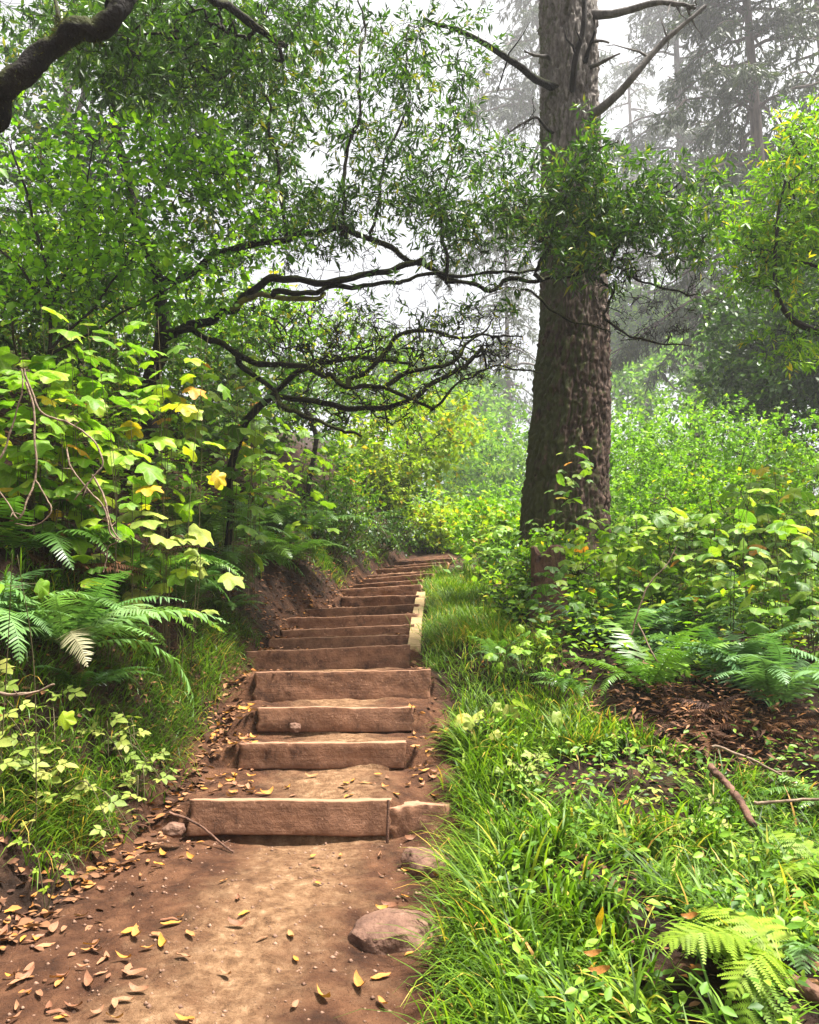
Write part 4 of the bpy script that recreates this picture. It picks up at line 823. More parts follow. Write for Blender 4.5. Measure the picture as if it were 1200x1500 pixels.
# ---- hazy conifers with drooping boughs
def conifer_far(label, seed, px, Y, hgt, zlow, reach, r0, n_bough=60, lean=0.0, dens=1.0, mat='needle', sc=2.9):
    Y *= sc; hgt *= sc; zlow *= sc; reach *= sc; r0 *= sc
    rs = np.random.default_rng(seed); b = ground_pt(px, Y)
    t = thing('conifer_tree', label, 'tree', b, 'misty conifers behind the path')
    P = catmull([b-np.array([0, 0, .4]), b+np.array([lean*.3, 0, hgt*.4]), b+np.array([lean, 0, hgt])], 14)
    obj('trunk', Tubes().add(P, np.linspace(r0, r0*.15, len(P)), 12).mesh('trunk', True, .03, 4, 3), G['bark_far'], t)
    tb = Tubes(); LP, LD, LN, LS = [], [], [], []
    for k in range(n_bough):
        f = rs.random()**0.9; z = zlow + (hgt-zlow)*f; az = rs.random()*2*np.pi
        l = reach*(1-0.72*f)*rs.uniform(.65, 1.15)
        c = P[int(np.clip(z/hgt, 0, 1)*(len(P)-1))].copy(); c[2] = b[2]+z
        u = np.linspace(0, 1, 9)[:, None]; out = np.array([math.cos(az), math.sin(az), 0.0])
        q = c + out*l*u + np.array([0, 0, 1])*(0.18*l*u - 0.55*l*u**2) + np.cumsum(rs.normal(0, .03*l, (9, 3)), 0)*.5
        tb.add(q, np.linspace(.05*sc+.01*l, .008*sc, 9), 4, False)
        m = int(46*dens*l/sc); tt = 0.18 + .82*rs.random(m)**.8
        i = np.minimum((tt*8).astype(int), 7); p = q[i] + (q[i+1]-q[i])*(tt*8-i)[:, None]
        side = np.cross(out, [0, 0, 1])*rs.choice([-1, 1], m)[:, None]
        wd = (0.34*l*(1-tt)+.12*sc)[:, None]*rs.random((m, 1))
        p = p + side*wd - np.array([0, 0, 1])*(wd*.5 + rs.random((m, 1))*.34*sc)
        LP.append(p); LD.append(out*.35 + side*.55 + np.array([0, 0, -.75]) + rs.normal(0, .3, (m, 3))); LN.append(rs.normal(0, .6, (m, 3))+np.array([0, -.3, .8])); LS.append(rs.uniform(.16, .46, m)*sc)
    obj('branches', tb.mesh('branches'), G['bark_far'], t)['kind'] = 'stuff'
    LP, LD, LN, LS = map(np.concatenate, (LP, LD, LN, LS))
    # each spray element is a small fan of three needles twigs
    LP = np.repeat(LP, 3, 0); LD = nrm(np.repeat(nrm(LD), 3, 0) + rs.normal(0, .42, (len(LP), 3))); LN = np.repeat(LN, 3, 0); LS = np.repeat(LS, 3)*rs.uniform(.6, 1, len(LP))
    obj('crown', leaf_cloud('crown', NEED, LP, LD, LN, LS, rs.random(len(LP))), G[mat], t)
conifer_far('tall misty conifer with dark drooping boughs filling the top right corner', 301, 1150, 24, 22, 7.0, 5.2, .42, 90, dens=1.2, sc=1.75)
conifer_far('misty conifer just right of the bare broken branch', 302, 1030, 31, 26, 9, 5.0, .42, 80, sc=2.6)
conifer_far('palest misty conifer showing between broken branch and dark boughs', 303, 950, 44, 28, 9, 5.5, .4, 70, dens=.6)
conifer_far('misty conifer at the far right behind the bay crown', 304, 1265, 27, 24, 6, 5.2, .45, 80, sc=1.7)
conifer_far('hazy conifer with boughs hanging left of the big trunk top', 305, 812, 30, 26, 11.5, 5.4, .34, 64)
conifer_far('slim faint conifer seen low between willow and big trunk', 306, 748, 36, 15, 5.5, 2.6, .22, 46, dens=.6)

# ------------------------------------------------------------------ bushes (small leaves)
def bush(label, seed, px, Y, h, w, n, mat, leaf=0.06, per=20, tmpl=None, group=None, dep=None):
    tmpl = tmpl or (RHOMB if Y > 8.5 else OVAL)
    rs = np.random.default_rng(seed); b = ground_pt(px, Y); sk = Skel()
    sk.limb([b-np.array([0, 0, .1]), b+np.array([0, 0, h*.25]), b+np.array([rs.normal(0, .08), 0, h*.5])], .022, .012, 5, .02)
    for k in range(4):
        a = rs.random()*6.28; sk.limb([b, b+np.array([math.cos(a)*w*.25, math.sin(a)*w*.25, h*.35]), b+np.array([math.cos(a)*w*.45, math.sin(a)*w*.45, h*.7])], .014, .006, 5, .04, root=False)
    u = nrm(rs.normal(0, 1, (n, 3))); r = rs.random((n, 1))**.42
    Cn = b + np.array([0, 0, h*.52]) + u*r*np.array([w*.5, (dep or w)*.5, h*.5])
    Cn = Cn + np.stack([fbm(Cn*1.5, 2, seed+i) for i in range(3)], -1)*.16
    Cn = Cn[Cn[:, 2] > b[2]+.06]
    return build_tree('leafy_shrub', label, 'shrub', sk, Cn, rs, mat, G['stem'], tmpl=tmpl, per=per, spread_r=.17*max(1, leaf/.06), leaf=leaf, group=group, tip=.0022, crown='foliage', trunk_limbs=0, lsides=5, up=1.1, thin=(2.2, -0.45), near=Y < 8.5)
BUSHES = [
    ('rounded shrub of small pale green leaves touching the big trunk right side', 940, 12.5, 2.6, 2.2, 330, 'bush', .07),
    ('broad pale green shrub in the middle of the right hillside', 1010, 14.0, 3.0, 2.8, 420, 'bush', .075),
    ('tall pale shrub below the shadowy evergreen', 1090, 14.8, 3.1, 2.9, 420, 'bush', .075),
    ('shrub at the right edge below the dark trees', 1190, 13.2, 2.7, 2.7, 380, 'bush', .075),
    ('lime green shrub at the right edge above the broad thimbleberry leaves', 1180, 9.4, 1.9, 2.0, 330, 'lime', .062),
    ('lime green shrub behind the dead orange leaves right of the trunk', 1050, 10.2, 1.8, 2.0, 330, 'lime', .062),
    ('low shrub right at the foot of the big trunk on its right', 940, 10.6, 1.5, 1.6, 240, 'bush', .06),
    ('misty hillside thicket just right of the big trunk', 935, 23, 4.2, 4.6, 300, 'bush', .13),
    ('misty hillside thicket under the grey-green trees', 1040, 25, 4.6, 5.4, 340, 'bush', .14),
    ('dim hillside thicket below the shadowy evergreen', 1140, 21, 4.0, 4.8, 320, 'bay_dark', .12),
    ('dim hillside thicket at the far right edge', 1240, 19, 3.6, 4.5, 280, 'bay_dark', .12),
    ('leafy thicket high on the bank behind the long limbs', 400, 14.5, 2.6, 3.4, 330, 'bay', .085),
    ('leafy thicket on the bank top behind the wide thimbleberry', 300, 11.0, 2.2, 3.0, 330, 'bay', .075),
    ('leafy thicket on the bank top at the left edge', 80, 9.5, 2.2, 3.2, 330, 'bay', .07),
    ('misty green thicket left of the big trunk below the faint trunks', 735, 44, 6.2, 7.5, 260, 'bush', .25),
    ('misty yellow-green thicket behind the maple', 665, 50, 6.8, 8.5, 260, 'lime', .28),
    ('bright misty yellow-green shrub closing the top of the stairs', 640, 17.4, 1.0, 1.9, 200, 'yellow', .09),
    ('distant misty shrub left of the big trunk foot', 735, 19.5, 1.8, 2.4, 160, 'bush', .10),
    ('bright yellow-green shrub left of the big trunk foot', 740, 13.0, 1.25, 1.5, 200, 'lime', .075),
    ('orange tinted shrub left of where the stairs disappear', 560, 17.6, 1.3, 1.6, 150, 'yellow', .08),
    ('dark low shrub on the bank above the upper stairs', 560, 15.4, .7, 1.6, 130, 'bay_dark', .06),
    ('dark shrub on the bank beside the middle stairs', 490, 12.4, 1.1, 1.7, 180, 'bay_dark', .055),
    ('yellow-green shrub on the bank above the dark ferns', 500, 13.6, 1.7, 1.7, 190, 'lime', .065),
    ('leafy green shrub filling the bank below the hazel sapling', 250, 10.2, 1.5, 2.2, 220, 'bay', .055),
    ('deep green shrub high on the bank at the left edge', 30, 8.6, 1.6, 2.4, 240, 'bay', .06),
    ('distant pale shrub on the hillside right of the misty tree', 900, 18, 1.8, 2.4, 150, 'bush', .10),
    ('leafy growth hiding the foot of the big trunk', 835, 8.55, 1.0, 1.5, 230, 'lime', .055),
    ('small leafy shrub between fern and trunk foot', 790, 8.9, .75, .8, 110, 'bay', .045)]
for i, (lab, px, Y, h, w, n, m, lf) in enumerate(BUSHES): bush(lab, 400+i, px, Y, h, w, n, G[m], lf, group='shrubs around the path')

# ------------------------------------------------------------------ thimbleberry: big lobed leaves on canes
def palm_leaf(seed, lobes=5, depth=.34):
    rs = np.random.default_rng(seed); half = []
    ang = np.linspace(-2.45, 2.45, 61)          # 0 = tip direction
    R = []
    for a in ang:
        k = a/(2.45)*2.25
        l = np.abs(np.cos((k)*np.pi/1.0*1.0)) if False else 0.5+0.5*np.cos(2*np.pi*k/1.05)
        env = 0.62 + 0.38*np.cos(a/2.45*1.35)
        R.append(env*(1-depth+depth*l**.8) + 0.025*(rs.random()-.5) + 0.035*(0.5+0.5*np.cos(a*34)))
    R = np.array(R)*.56
    x, y = np.sin(ang)*R*1.08, np.cos(ang)*R + .40
    ring = np.stack([x, y, np.zeros_like(x)], -1)
    mid = ring*np.array([.5, .5, 0]) + np.array([0, .20, 0])
    V = np.vstack([[[0, .34, 0]], mid, ring, [[0, .05, 0]]])
    r2 = (V[:, 0]**2+(V[:, 1]-.35)**2)
    V[:, 2] = -0.62*r2 + .10*np.abs(V[:, 0]) + 0.035*np.sin(np.arctan2(V[:, 0], V[:, 1]-.35)*5.0)*np.sqrt(r2)*2 + .03*vnoise(V*5+seed, seed)
    n = 61; f3 = []; f4 = []
    for i in range(n-1):
        f3.append([0, 1+i+1, 1+i]); f4.append([1+i, 1+i+1, 1+n+i+1, 1+n+i])
    e = len(V)-1; f3 += [[e, 0, 1], [e, n, 0]]; f3 += [[e, 1, 1+n], [e, 2*n, n]]
    return mesh_np('leaf', V, [np.array(f3), np.array(f4)], True)
PALM = [palm_leaf(s, depth=dp) for s, dp in ((1, .22), (2, .30), (3, .26), (4, .34))]
PALM_M = {}
def palm_mesh(i, mk):
    k = (i, mk)
    if k not in PALM_M:
        me = PALM[i].copy(); me.materials.clear(); me.materials.append(G[mk]); PALM_M[k] = me
    return PALM_M[k]

def orient(D, Nn):
    D = nrm(np.asarray(D, float)); Nn = np.asarray(Nn, float); Nn = nrm(Nn-(Nn@D)*D); S = np.cross(D, Nn)
    return Matrix(((S[0], D[0], Nn[0]), (S[1], D[1], Nn[1]), (S[2], D[2], Nn[2])))

def put(o, parent, loc, M3, s):
    o.parent = parent; o.matrix_parent_inverse = Matrix.Translation(parent.location).inverted()
    o.matrix_basis = Matrix.Translation([float(v) for v in loc]) @ M3.to_4x4() @ Matrix.Diagonal((s, s, s, 1))

def thimble(label, seed, tips, n_canes, n_leaves, size, mat, face=(0, -.35, 1), group='thimbleberry shrubs', name='thimbleberry_shrub', low=.25):
    """tips: (cx, cy, rx, ry, Y, dY): where the cane tips show and how far away"""
    rs = np.random.default_rng(seed); b = at(tips[0], tips[1], tips[4]); b[2] = float(H(b[:1], b[1:2])[0]); t = thing(name, label, 'shrub', b, group)
    face = np.array(face, float); per = max(1, int(round(n_leaves/n_canes)))
    for c in range(n_canes):
        a = rs.random()*6.28; r = math.sqrt(rs.random()); v = tips[3]*r*math.sin(a)
        e = at(tips[0]+tips[2]*r*math.cos(a), tips[1]+v, tips[4]+tips[5]*(rs.uniform(-.6, .6)-.5*v/tips[3]))
        s = e + np.array([rs.normal(0, .12), .12+abs(rs.normal(0, .12)), 0]); s[2] = float(H(s[:1], s[1:2])[0])-.03
        e[2] = max(e[2], s[2]+.2)
        if np.interp(s[1], PY, PL)-.12 < s[0] < np.interp(s[1], PY, PR)+.08: continue
        m = s + (e-s)*np.array([.35, .35, .62]) + rs.normal(0, .03, 3)
        P = catmull([s, m, e], 7); tb = Tubes().add(P, np.linspace(.0036, .0016, len(P)), 5)
        for k in range(per):
            f = low + (1-low)*(k+rs.random()*.6)/per; i = min(int(f*(len(P)-1)), len(P)-2); p = P[i]+(P[i+1]-P[i])*(f*(len(P)-1)-i)
            az = rs.random()*6.28; d = np.array([math.cos(az), math.sin(az)-.35, .2]); pl_ = size*rs.uniform(.5, 1.0)
            q = p + nrm(d)*pl_; tb.add(np.array([p, (p+q)/2+np.array([0, 0, .01]), q]), [.0018, .0016, .0012], 4, False)
            sz = size*rs.uniform(.55, 1.2)*(1.0 if f < .92 else .75)
            o = bpy.data.objects.new('leaf', palm_mesh(int(rs.integers(4)), mat)); C.objects.link(o)
            D = np.array([d[0], d[1], -.28+rs.normal(0, .22)]); Nn = nrm(face) + rs.normal(0, .30, 3)
            put(o, t, q - nrm(D)*sz*.05, orient(D, Nn), sz)
        obj('stem', tb.mesh('stem'), G['stem'], t)
    return t
fl_ = (.15, -.22, 1); fr = (0, -.2, 1)
TH = [  # left bank
    ('sunlit thimbleberry shrub with big yellow-green leaves at the left edge', (70, 500, 130, 65, 5.3, .4), 17, 125, .195, 'berry_lime', fl_),
    ('thimbleberry shrub of layered leaves below the hazel sapling', (215, 490, 100, 50, 5.9, .5), 15, 105, .18, 'berry_lime', fl_),
    ('thimbleberry shrub with orange spotted leaves above the small fern', (95, 605, 120, 45, 5.3, .3), 12, 84, .185, 'berry_lime', fl_),
    ('wide thimbleberry shrub in the middle of the left bank', (310, 555, 105, 55, 7.5, .6), 16, 128, .185, 'berry', fl_),
    ('thimbleberry shrub with yellow leaves below the lowest mossy limb', (415, 615, 85, 45, 10.2, .7), 16, 128, .2, 'berry_lime', fl_),
    ('thimbleberry shrub below the mossy limb fork, upper left bank', (320, 485, 95, 35, 8.2, .6), 11, 77, .17, 'berry', fl_),
    ('pale broad leaved thimbleberry drooping over the bare vines', (215, 735, 80, 30, 5.9, .3), 8, 36, .21, 'berry_pale', (.2, -.35, 1)),
    ('thimbleberry sprig with one large pale leaf at the left edge above the ferns', (15, 805, 18, 16, 3.9, .2), 3, 6, .16, 'berry_lime', (.2, -.8, .8)),
    ('dark thimbleberry shrub low behind the bare curling vines', (90, 690, 95, 35, 5.5, .2), 8, 44, .17, 'berry_dark', fl_),
    ('thimbleberry shrub on the upper bank beside the yellow maple', (510, 655, 50, 40, 13.2, .9), 12, 80, .2, 'berry', fl_),
    # right of the stairs
    ('single tall thimbleberry stem climbing in front of the big trunk', (840, 655, 9, 18, 8.2, .2), 4, 48, .14, 'berry', fr),
    ('thimbleberry shrub at the left foot of the big trunk', (795, 775, 45, 30, 8.0, .5), 10, 60, .13, 'berry', fr),
    ('thimbleberry shrub at the right foot of the big trunk', (905, 745, 55, 35, 7.6, .5), 12, 84, .15, 'berry_lime', fr),
    ('thimbleberry shrub with dead orange leaves in the right middle', (990, 755, 70, 45, 7.6, .6), 14, 98, .17, 'berry', fr),
    ('broad dark leaved thimbleberry at the right edge', (1130, 745, 75, 40, 6.5, .4), 10, 60, .2, 'berry', (-.1, -.4, 1)),
    ('sunlit thimbleberry behind the broad dark leaved one', (1120, 690, 90, 45, 8.4, .6), 14, 98, .18, 'berry_lime', (-.1, -.35, 1)),
    ('thimbleberry shrub hanging over the big right fern', (1145, 825, 60, 32, 6.7, .3), 9, 54, .18, 'berry', (-.15, -.5, 1)),
    ('thimbleberry sprig with drooping leaves over the dead brown fern', (985, 985, 26, 28, 6.2, .15), 4, 14, .135, 'berry_lime', (-.1, -.6, 1)),
    ('pale thimbleberry sprig beside the steps with leaves facing out', (720, 1035, 38, 16, 5.5, .2), 5, 10, .14, 'berry_pale', (-.1, -1.4, .5)),
    ('small leaved thimbleberry shrub between trunk and right fern', (930, 830, 65, 38, 7.6, .4), 11, 70, .14, 'berry_dark', fr),
    ('thimbleberry shrub in front of the dark stump at the trunk foot', (830, 850, 45, 38, 7.0, .3), 9, 54, .12, 'berry_dark', fr),
    ('low thimbleberry sprig in the grass right of the fourth step', (780, 940, 40, 30, 6.2, .3), 7, 28, .105, 'berry', (0, -.5, 1)),
    ('yellow-green thimbleberry by the stair top', (715, 765, 35, 28, 11.8, .5), 9, 60, .17, 'berry_lime', fr),
    ('thimbleberry shrub with mixed green leaves behind the big right fern', (1045, 840, 60, 38, 7.3, .4), 11, 70, .165, 'berry', fr),
    ('dark thimbleberry low at the right edge beside the big fern', (1225, 900, 26, 40, 6.5, .2), 6, 30, .15, 'berry_dark', (-.2, -.4, 1))]
for i, (lab, tips, nc, nl, sz, m, fc) in enumerate(TH): thimble(lab, 500+i, tips, nc, nl, sz, m, fc)

# ------------------------------------------------------------------ ferns
def frond(seed, pairs=30, arch=.55, width=.17, bip=False, curl=0.0, el0=.95):
    """a frond of unit length rising along +y then arching over; +z up"""
    rs = np.random.default_rng(seed); n = 24; u = np.linspace(0, 1, n)
    ang = el0 - u*(arch*2.6)                           # elevation angle along the stalk
    y = np.concatenate([[0], np.cumsum(np.cos(ang[:-1]))])/n; z = np.concatenate([[0], np.cumsum(np.sin(ang[:-1]))])/n
    x = 0.09*np.sin(u*2.6+seed*1.7)*u + .015*np.sin(u*9+seed)
    R = np.stack([x, y, z], -1); T = nrm(np.gradient(R, axis=0))
    V = []; Fc = []
    rad = np.linspace(.007, .0015, n)
    for k in range(n):                                     # flat stalk
        V += [R[k]+np.array([-rad[k], 0, 0]), R[k]+np.array([rad[k], 0, 0])]
        if k: Fc.append([2*k-2, 2*k-1, 2*k+1, 2*k])
    tri = []
    for p in range(pairs):
        f = .12 + .88*(p/(pairs-1))**.95; i = min(int(f*(n-1)), n-2); c = R[i]+(R[i+1]-R[i])*(f*(n-1)-i); t = T[i]
        side0 = np.array([1.0, 0, 0]); up = nrm(np.cross(side0, t)) if True else 0
        env = width*min(1, (f-.05)/.22)**.6*(1-((f-.12)/.9)**2.4)**.8 if f < 1 else .01
        env = max(env, .006)
        for sg in (-1, 1):
            fwd = .28 + .35*f + rs.normal(0, .09); d = nrm(side0*sg + t*fwd + up*(-.10+rs.normal(0, .14)) + np.array([0, 0, -.12-curl]))
            l = env*(rs.uniform(.78, 1.1) if rs.random() > .05 else rs.uniform(.2, .6)); w = .5/pairs*.95*(1 if f < .8 else .8); wv = nrm(t - (t@d)*d)
            if not bip:
                b = len(V); dz = -up*l*.10
                V += [c-wv*w*.55, c+wv*w*.75, c+d*l*.35+wv*w*.62, c+d*l*.35-wv*w*.55, c+d*l*.72+wv*w*.45+dz*.5, c+d*l*.72-wv*w*.35+dz*.5, c+d*l+wv*w*.1+dz]
                tri += [[b, b+1, b+2], [b, b+2, b+3], [b+3, b+2, b+4], [b+3, b+4, b+5], [b+5, b+4, b+6]]
            else:
                q = 11; wn_ = nrm(np.cross(d, wv))
                for s in range(q):
                    g = (s+.4)/q; cc = c + d*l*g - up*l*.12*g*g; pw = .36*l*(1-g*.86)*.55 + .006
                    for s2 in (-1, 1):
                        b = len(V); dd = nrm(wv*s2 + d*.55); ww = l/q*.50
                        V += [cc-d*ww, cc+d*ww, cc+dd*pw*.6+d*ww*.8, cc+dd*pw]
                        tri += [[b, b+1, b+2], [b, b+2, b+3]]
    return mesh_np('frond', np.array(V), [np.array(Fc), np.array(tri)], False)
FR = [frond(1, 34, .42), frond(2, 32, .58), frond(3, 36, .70), frond(4, 30, .85), frond(5, 26, .5, .2), frond(6, 33, .5, .15), frond(7, 31, .75, .18), frond(8, 35, .62, .14)]
LADY = [frond(11, 20, .62, .30, True), frond(12, 18, .8, .32, True)]
DEADF = [frond(21, 30, .30, .12, False, .3, .42), frond(22, 28, .36, .11, False, .5, .5)]
FR_M = {}
def fr_mesh(kind, i, mk):
    k = (kind, i, mk)
    if k not in FR_M:
        me = {'s': FR, 'l': LADY, 'd': DEADF}[kind][i].copy(); me.materials.clear(); me.materials.append(G[mk]); FR_M[k] = me
    return FR_M[k]
def fern(label, seed, px, py, n, length, mat, az0=None, spread_=6.28, kind='s', name='sword_fern', tilt=0.0, lift=.02, group='ferns beside the path', pos=None):
    """az0: middle direction of the fronds in degrees (0 = right, 90 = away, 270 = toward the camera)"""
    rs = np.random.default_rng(seed); b = unproj(px, py); b[2] = float(H(b[:1], b[1:2])[0]); t = thing(name, label, 'fern', b, group)
    ks = {'s': len(FR), 'l': len(LADY), 'd': len(DEADF)}[kind]
    for k in range(n):
        az = (rs.random()*6.28 if az0 is None else math.radians(az0) + (k/(max(n-1, 1))-.5)*spread_ + rs.normal(0, .12))
        o = bpy.data.objects.new('frond', fr_mesh(kind, int(rs.integers(ks)), mat)); C.objects.link(o)
        M3 = Euler((rs.normal(tilt, .16 if kind != 'd' else .4), rs.normal(0, .18 if kind != 'd' else .55), az-math.pi/2), 'XYZ').to_matrix()
        off = np.array([math.cos(az)*.03, math.sin(az)*.03, lift])
        put(o, t, b+off, M3, length*rs.uniform(.72, 1.12))
    return t
FERNS = [
    ('big pale green sword fern arching out from the left bank', 105, 970, 24, 1.02, 'fern_pale', -15, 4.4, 's', .0),
    ('sword fern cut by the left edge below the large pale leaf', -25, 945, 10, .75, 'fern_pale', -10, 4.0, 's', .0),
    ('small bright fern poking out of the thimbleberry on the left', 150, 690, 9, .85, 'fern', -20, 3.4, 's', .25),
    ('sword fern with drooping glossy fronds beside the middle stairs', 412, 838, 20, 1.05, 'fern', -30, 5.6, 's', .0),
    ('sword fern left of the glossy one, half hidden under pale leaves', 315, 850, 16, .95, 'fern', -20, 5.0, 's', .0),
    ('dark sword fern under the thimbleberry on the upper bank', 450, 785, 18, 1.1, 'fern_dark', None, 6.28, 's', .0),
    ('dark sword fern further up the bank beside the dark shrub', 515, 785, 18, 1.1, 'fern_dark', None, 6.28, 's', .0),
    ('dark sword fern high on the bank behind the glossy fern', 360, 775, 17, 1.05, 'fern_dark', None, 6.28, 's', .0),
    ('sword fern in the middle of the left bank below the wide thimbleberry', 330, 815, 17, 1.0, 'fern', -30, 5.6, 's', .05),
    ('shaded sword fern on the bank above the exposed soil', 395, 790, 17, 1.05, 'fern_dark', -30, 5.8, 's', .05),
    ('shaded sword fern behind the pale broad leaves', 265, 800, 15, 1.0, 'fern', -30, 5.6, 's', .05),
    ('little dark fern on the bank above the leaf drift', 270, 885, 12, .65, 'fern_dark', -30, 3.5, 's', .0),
    ('drab drooping fern beside the leaf drift at the fifth step', 330, 905, 9, .5, 'fern_dark', -50, 3.0, 's', -.1),
    ('faded fern behind the curling bare vines', 25, 820, 9, .8, 'fern', -40, 3.4, 's', .0),
    ('sword fern on the bank between the vines and the pale fern', 215, 870, 14, .9, 'fern', -30, 4.0, 's', .0),
    ('big sword fern at the right edge with long fronds reaching over the dead ones', 1140, 1060, 20, 1.15, 'fern_blue', 160, 5.0, 's', .2),
    ('fern curling at the right edge beside the fallen log', 1210, 1180, 8, .5, 'fern', 150, 3.0, 's', -.1),
    ('grey-green fern behind the big right fern', 1010, 945, 17, .98, 'fern_blue', 200, 5.5, 's', .1),
    ('grey-green fern in the middle of the right thicket', 915, 955, 17, .9, 'fern_blue', 240, 5.5, 's', .1),
    ('dark fern at the left foot of the big trunk', 765, 858, 18, 1.0, 'fern', 200, 5.5, 's', .1),
    ('small pale fern in the grass right of the fourth step', 735, 985, 6, .36, 'fern_pale', 220, 3.5, 's', .1),
    ('low fern lying in the grass below the right thicket', 850, 1030, 8, .5, 'fern', 160, 4.0, 's', -.1),
    ('fern under the thimbleberry hanging over the right edge', 1070, 1005, 15, 1.0, 'fern_blue', 200, 4.6, 's', .2),
    ('dark fern in the shade behind the dead brown ferns', 955, 1035, 15, .85, 'fern', 200, 5.0, 's', .12),
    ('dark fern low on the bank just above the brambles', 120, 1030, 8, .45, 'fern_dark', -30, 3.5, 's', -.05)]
for i, (lab, px, py, n, ln, m, az, sp_, kd, tl) in enumerate(FERNS): fern(lab, 600+i, px, py, n, ln, m, az, sp_, kd, tilt=tl)
fern('bright yellow-green lady fern in the bottom right corner', 650, 1160, 1470, 9, .62, 'lady', 160, 2.4, 'l', 'lady_fern', tilt=.0)
fern('lady fern cut by the right edge above the grass', 651, 1225, 1310, 5, .42, 'lady', 170, 2.2, 'l', 'lady_fern', tilt=0)
fern('little three frond lady fern near the right edge', 652, 1165, 1420, 3, .28, 'fern_pale', 200, 2.0, 'l', 'lady_fern', tilt=.1)
fern('dead brown fern under the green thimbleberry sprig', 653, 1010, 1075, 30, .60, 'dead', 200, 6.2, 'd', 'dead_fern', tilt=-.1)
fern('dead rusty fern below the big right fern', 654, 1110, 1085, 30, .60, 'dead', 200, 6.2, 'd', 'dead_fern', tilt=-.1)
fern('dead brown fern on the bank behind the left bare vines', 655, 90, 850, 14, .6, 'dead', -40, 4.5, 'd', 'dead_fern', tilt=-.2)
fern('dead brown fern on the bank below the pale broad leaves', 656, 230, 820, 14, .55, 'dead', -40, 4.5, 'd', 'dead_fern', tilt=-.2)

# ------------------------------------------------------------------ brambles: trailing stems with three-leaflet leaves
def trileaf():
    T, Fc = OVAL; V = []; Fa = []
    for a, s, o in ((0, 1.0, .0), (1.25, .82, .0), (-1.25, .82, .0)):
        M = np.array([[math.cos(a), math.sin(a), 0], [-math.sin(a), math.cos(a), 0], [0, 0, 1]])
        V.append((T*np.array([1.15, 1, 1])*s)@M.T + np.array([0, .3 if a == 0 else .12, 0])); Fa.append(Fc + 7*len(Fa))
    return mesh_np('leaf', np.vstack(V), [np.vstack(Fa)], True)
TRI = trileaf(); TRI_M = {}
def bramble(label, seed, px, py, n, reach, size, mat, face=(.1, -.7, 1)):
    rs = np.random.default_rng(seed); b = unproj(px, py); b[2] = float(H(b[:1], b[1:2])[0]); t = thing('bramble', label, 'bramble', b, 'brambles at the path edge')
    if mat not in TRI_M:
        me = TRI.copy(); me.materials.append(G[mat]); TRI_M[mat] = me
    for c in range(max(2, n//5)):
        a = rs.random()*6.28; e = b + np.array([math.cos(a), math.sin(a), 0])*reach*rs.uniform(.5, 1); e[2] = float(H(e[:1], e[1:2])[0]) + rs.uniform(.06, .22)
        P = catmull([b, (b+e)/2+np.array([0, 0, rs.uniform(.08, .2)]), e], 6); tb = Tubes().add(P, np.linspace(.004, .002, len(P)), 4)
        for k in range(5):
            i = min(int((.2+.8*k/4.2)*(len(P)-1)), len(P)-1); az = rs.random()*6.28; d = np.array([math.cos(az), math.sin(az)-.2, .35]); q = P[i]+nrm(d)*size*.7
            tb.add(np.array([P[i], q]), [.002, .0015], 3, False)
            o = bpy.data.objects.new('leaf', TRI_M[mat]); C.objects.link(o)
            put(o, t, q, orient([d[0], d[1], -.15], np.array(face)+rs.normal(0, .25, 3)), size*rs.uniform(.7, 1.15))
        obj('stem', tb.mesh('stem'), G['stem'], t)
bramble('pale leaved bramble trailing down the lower left bank', 701, 80, 1180, 35, .45, .062, 'bramble')
bramble('pale bramble at the edge of the dirt left of the lowest step', 702, 200, 1170, 30, .32, .058, 'bramble')
bramble('dull bramble above it in the bank grass', 703, 150, 1090, 30, .4, .064, 'bramble')
bramble('bramble with broad pale leaves cut by the left edge', 704, 5, 1150, 25, .34, .08, 'bramble')
bramble('grey-green bramble in the grass right of the second step', 705, 790, 1170, 20, .34, .045, 'bramble', (0, -.6, 1))
bramble('bramble in the grass beside the fallen log', 706, 1010, 1230, 25, .4, .052, 'bramble', (0, -.6, 1))
bramble('green bramble over the grass in the right middle', 707, 930, 1160, 25, .36, .052, 'lady', (0, -.6, 1))
bramble('little bright green seedling vine at the left dirt edge', 708, 68, 1330, 10, .14, .032, 'lady', (0, -.6, 1))

# ------------------------------------------------------------------ vines, sticks, logs
def stick(name, label, cat, pts, r0, r1, mat, sub=0, seed=1, world_pts=None, wob=.01, rough=.002):
    rs = np.random.default_rng(seed); P = catmull([at(*p) for p in pts] if world_pts is None else world_pts, 8)
    P[1:-1] += np.stack([fbm(P[1:-1]*6+seed, 2, seed+i) for i in range(3)], -1)*wob
    tb = Tubes().add(P, np.linspace(r0, r1, len(P)), 8)
    for k in range(sub):
        i = rs.integers(3, len(P)-2); d = nrm(P[i+1]-P[i-1]+rs.normal(0, .8, 3)); tb.add(P[i]+d*rs.uniform(.03, .1)*np.linspace(0, 1, 4)[:, None], np.linspace(r1*.8, r1*.4, 4), 5)
    return tag(obj(name, tb.mesh(name, True, rough, seed, 40), mat), label, cat)
stick('bare_vine', 'pale bare vine looping twice in front of the left thimbleberry', 'vine', [(35, 540, 3.5), (60, 600, 3.5), (100, 617, 3.48), (130, 637, 3.45), (145, 660, 3.43), (148, 680, 3.43), (135, 697, 3.42), (122, 715, 3.42), (110, 732, 3.42)], .005, .003, G['vine'], 2, 2)
stick('bare_vine', 'pale bare vine hanging lowest with a hooked tip above the pale fern', 'vine', [(98, 655, 3.5), (105, 690, 3.47), (125, 715, 3.45), (152, 745, 3.43), (163, 780, 3.42), (176, 790, 3.42), (160, 800, 3.42), (156, 822, 3.42), (151, 838, 3.42)], .004, .0022, G['vine'], 2, 3)
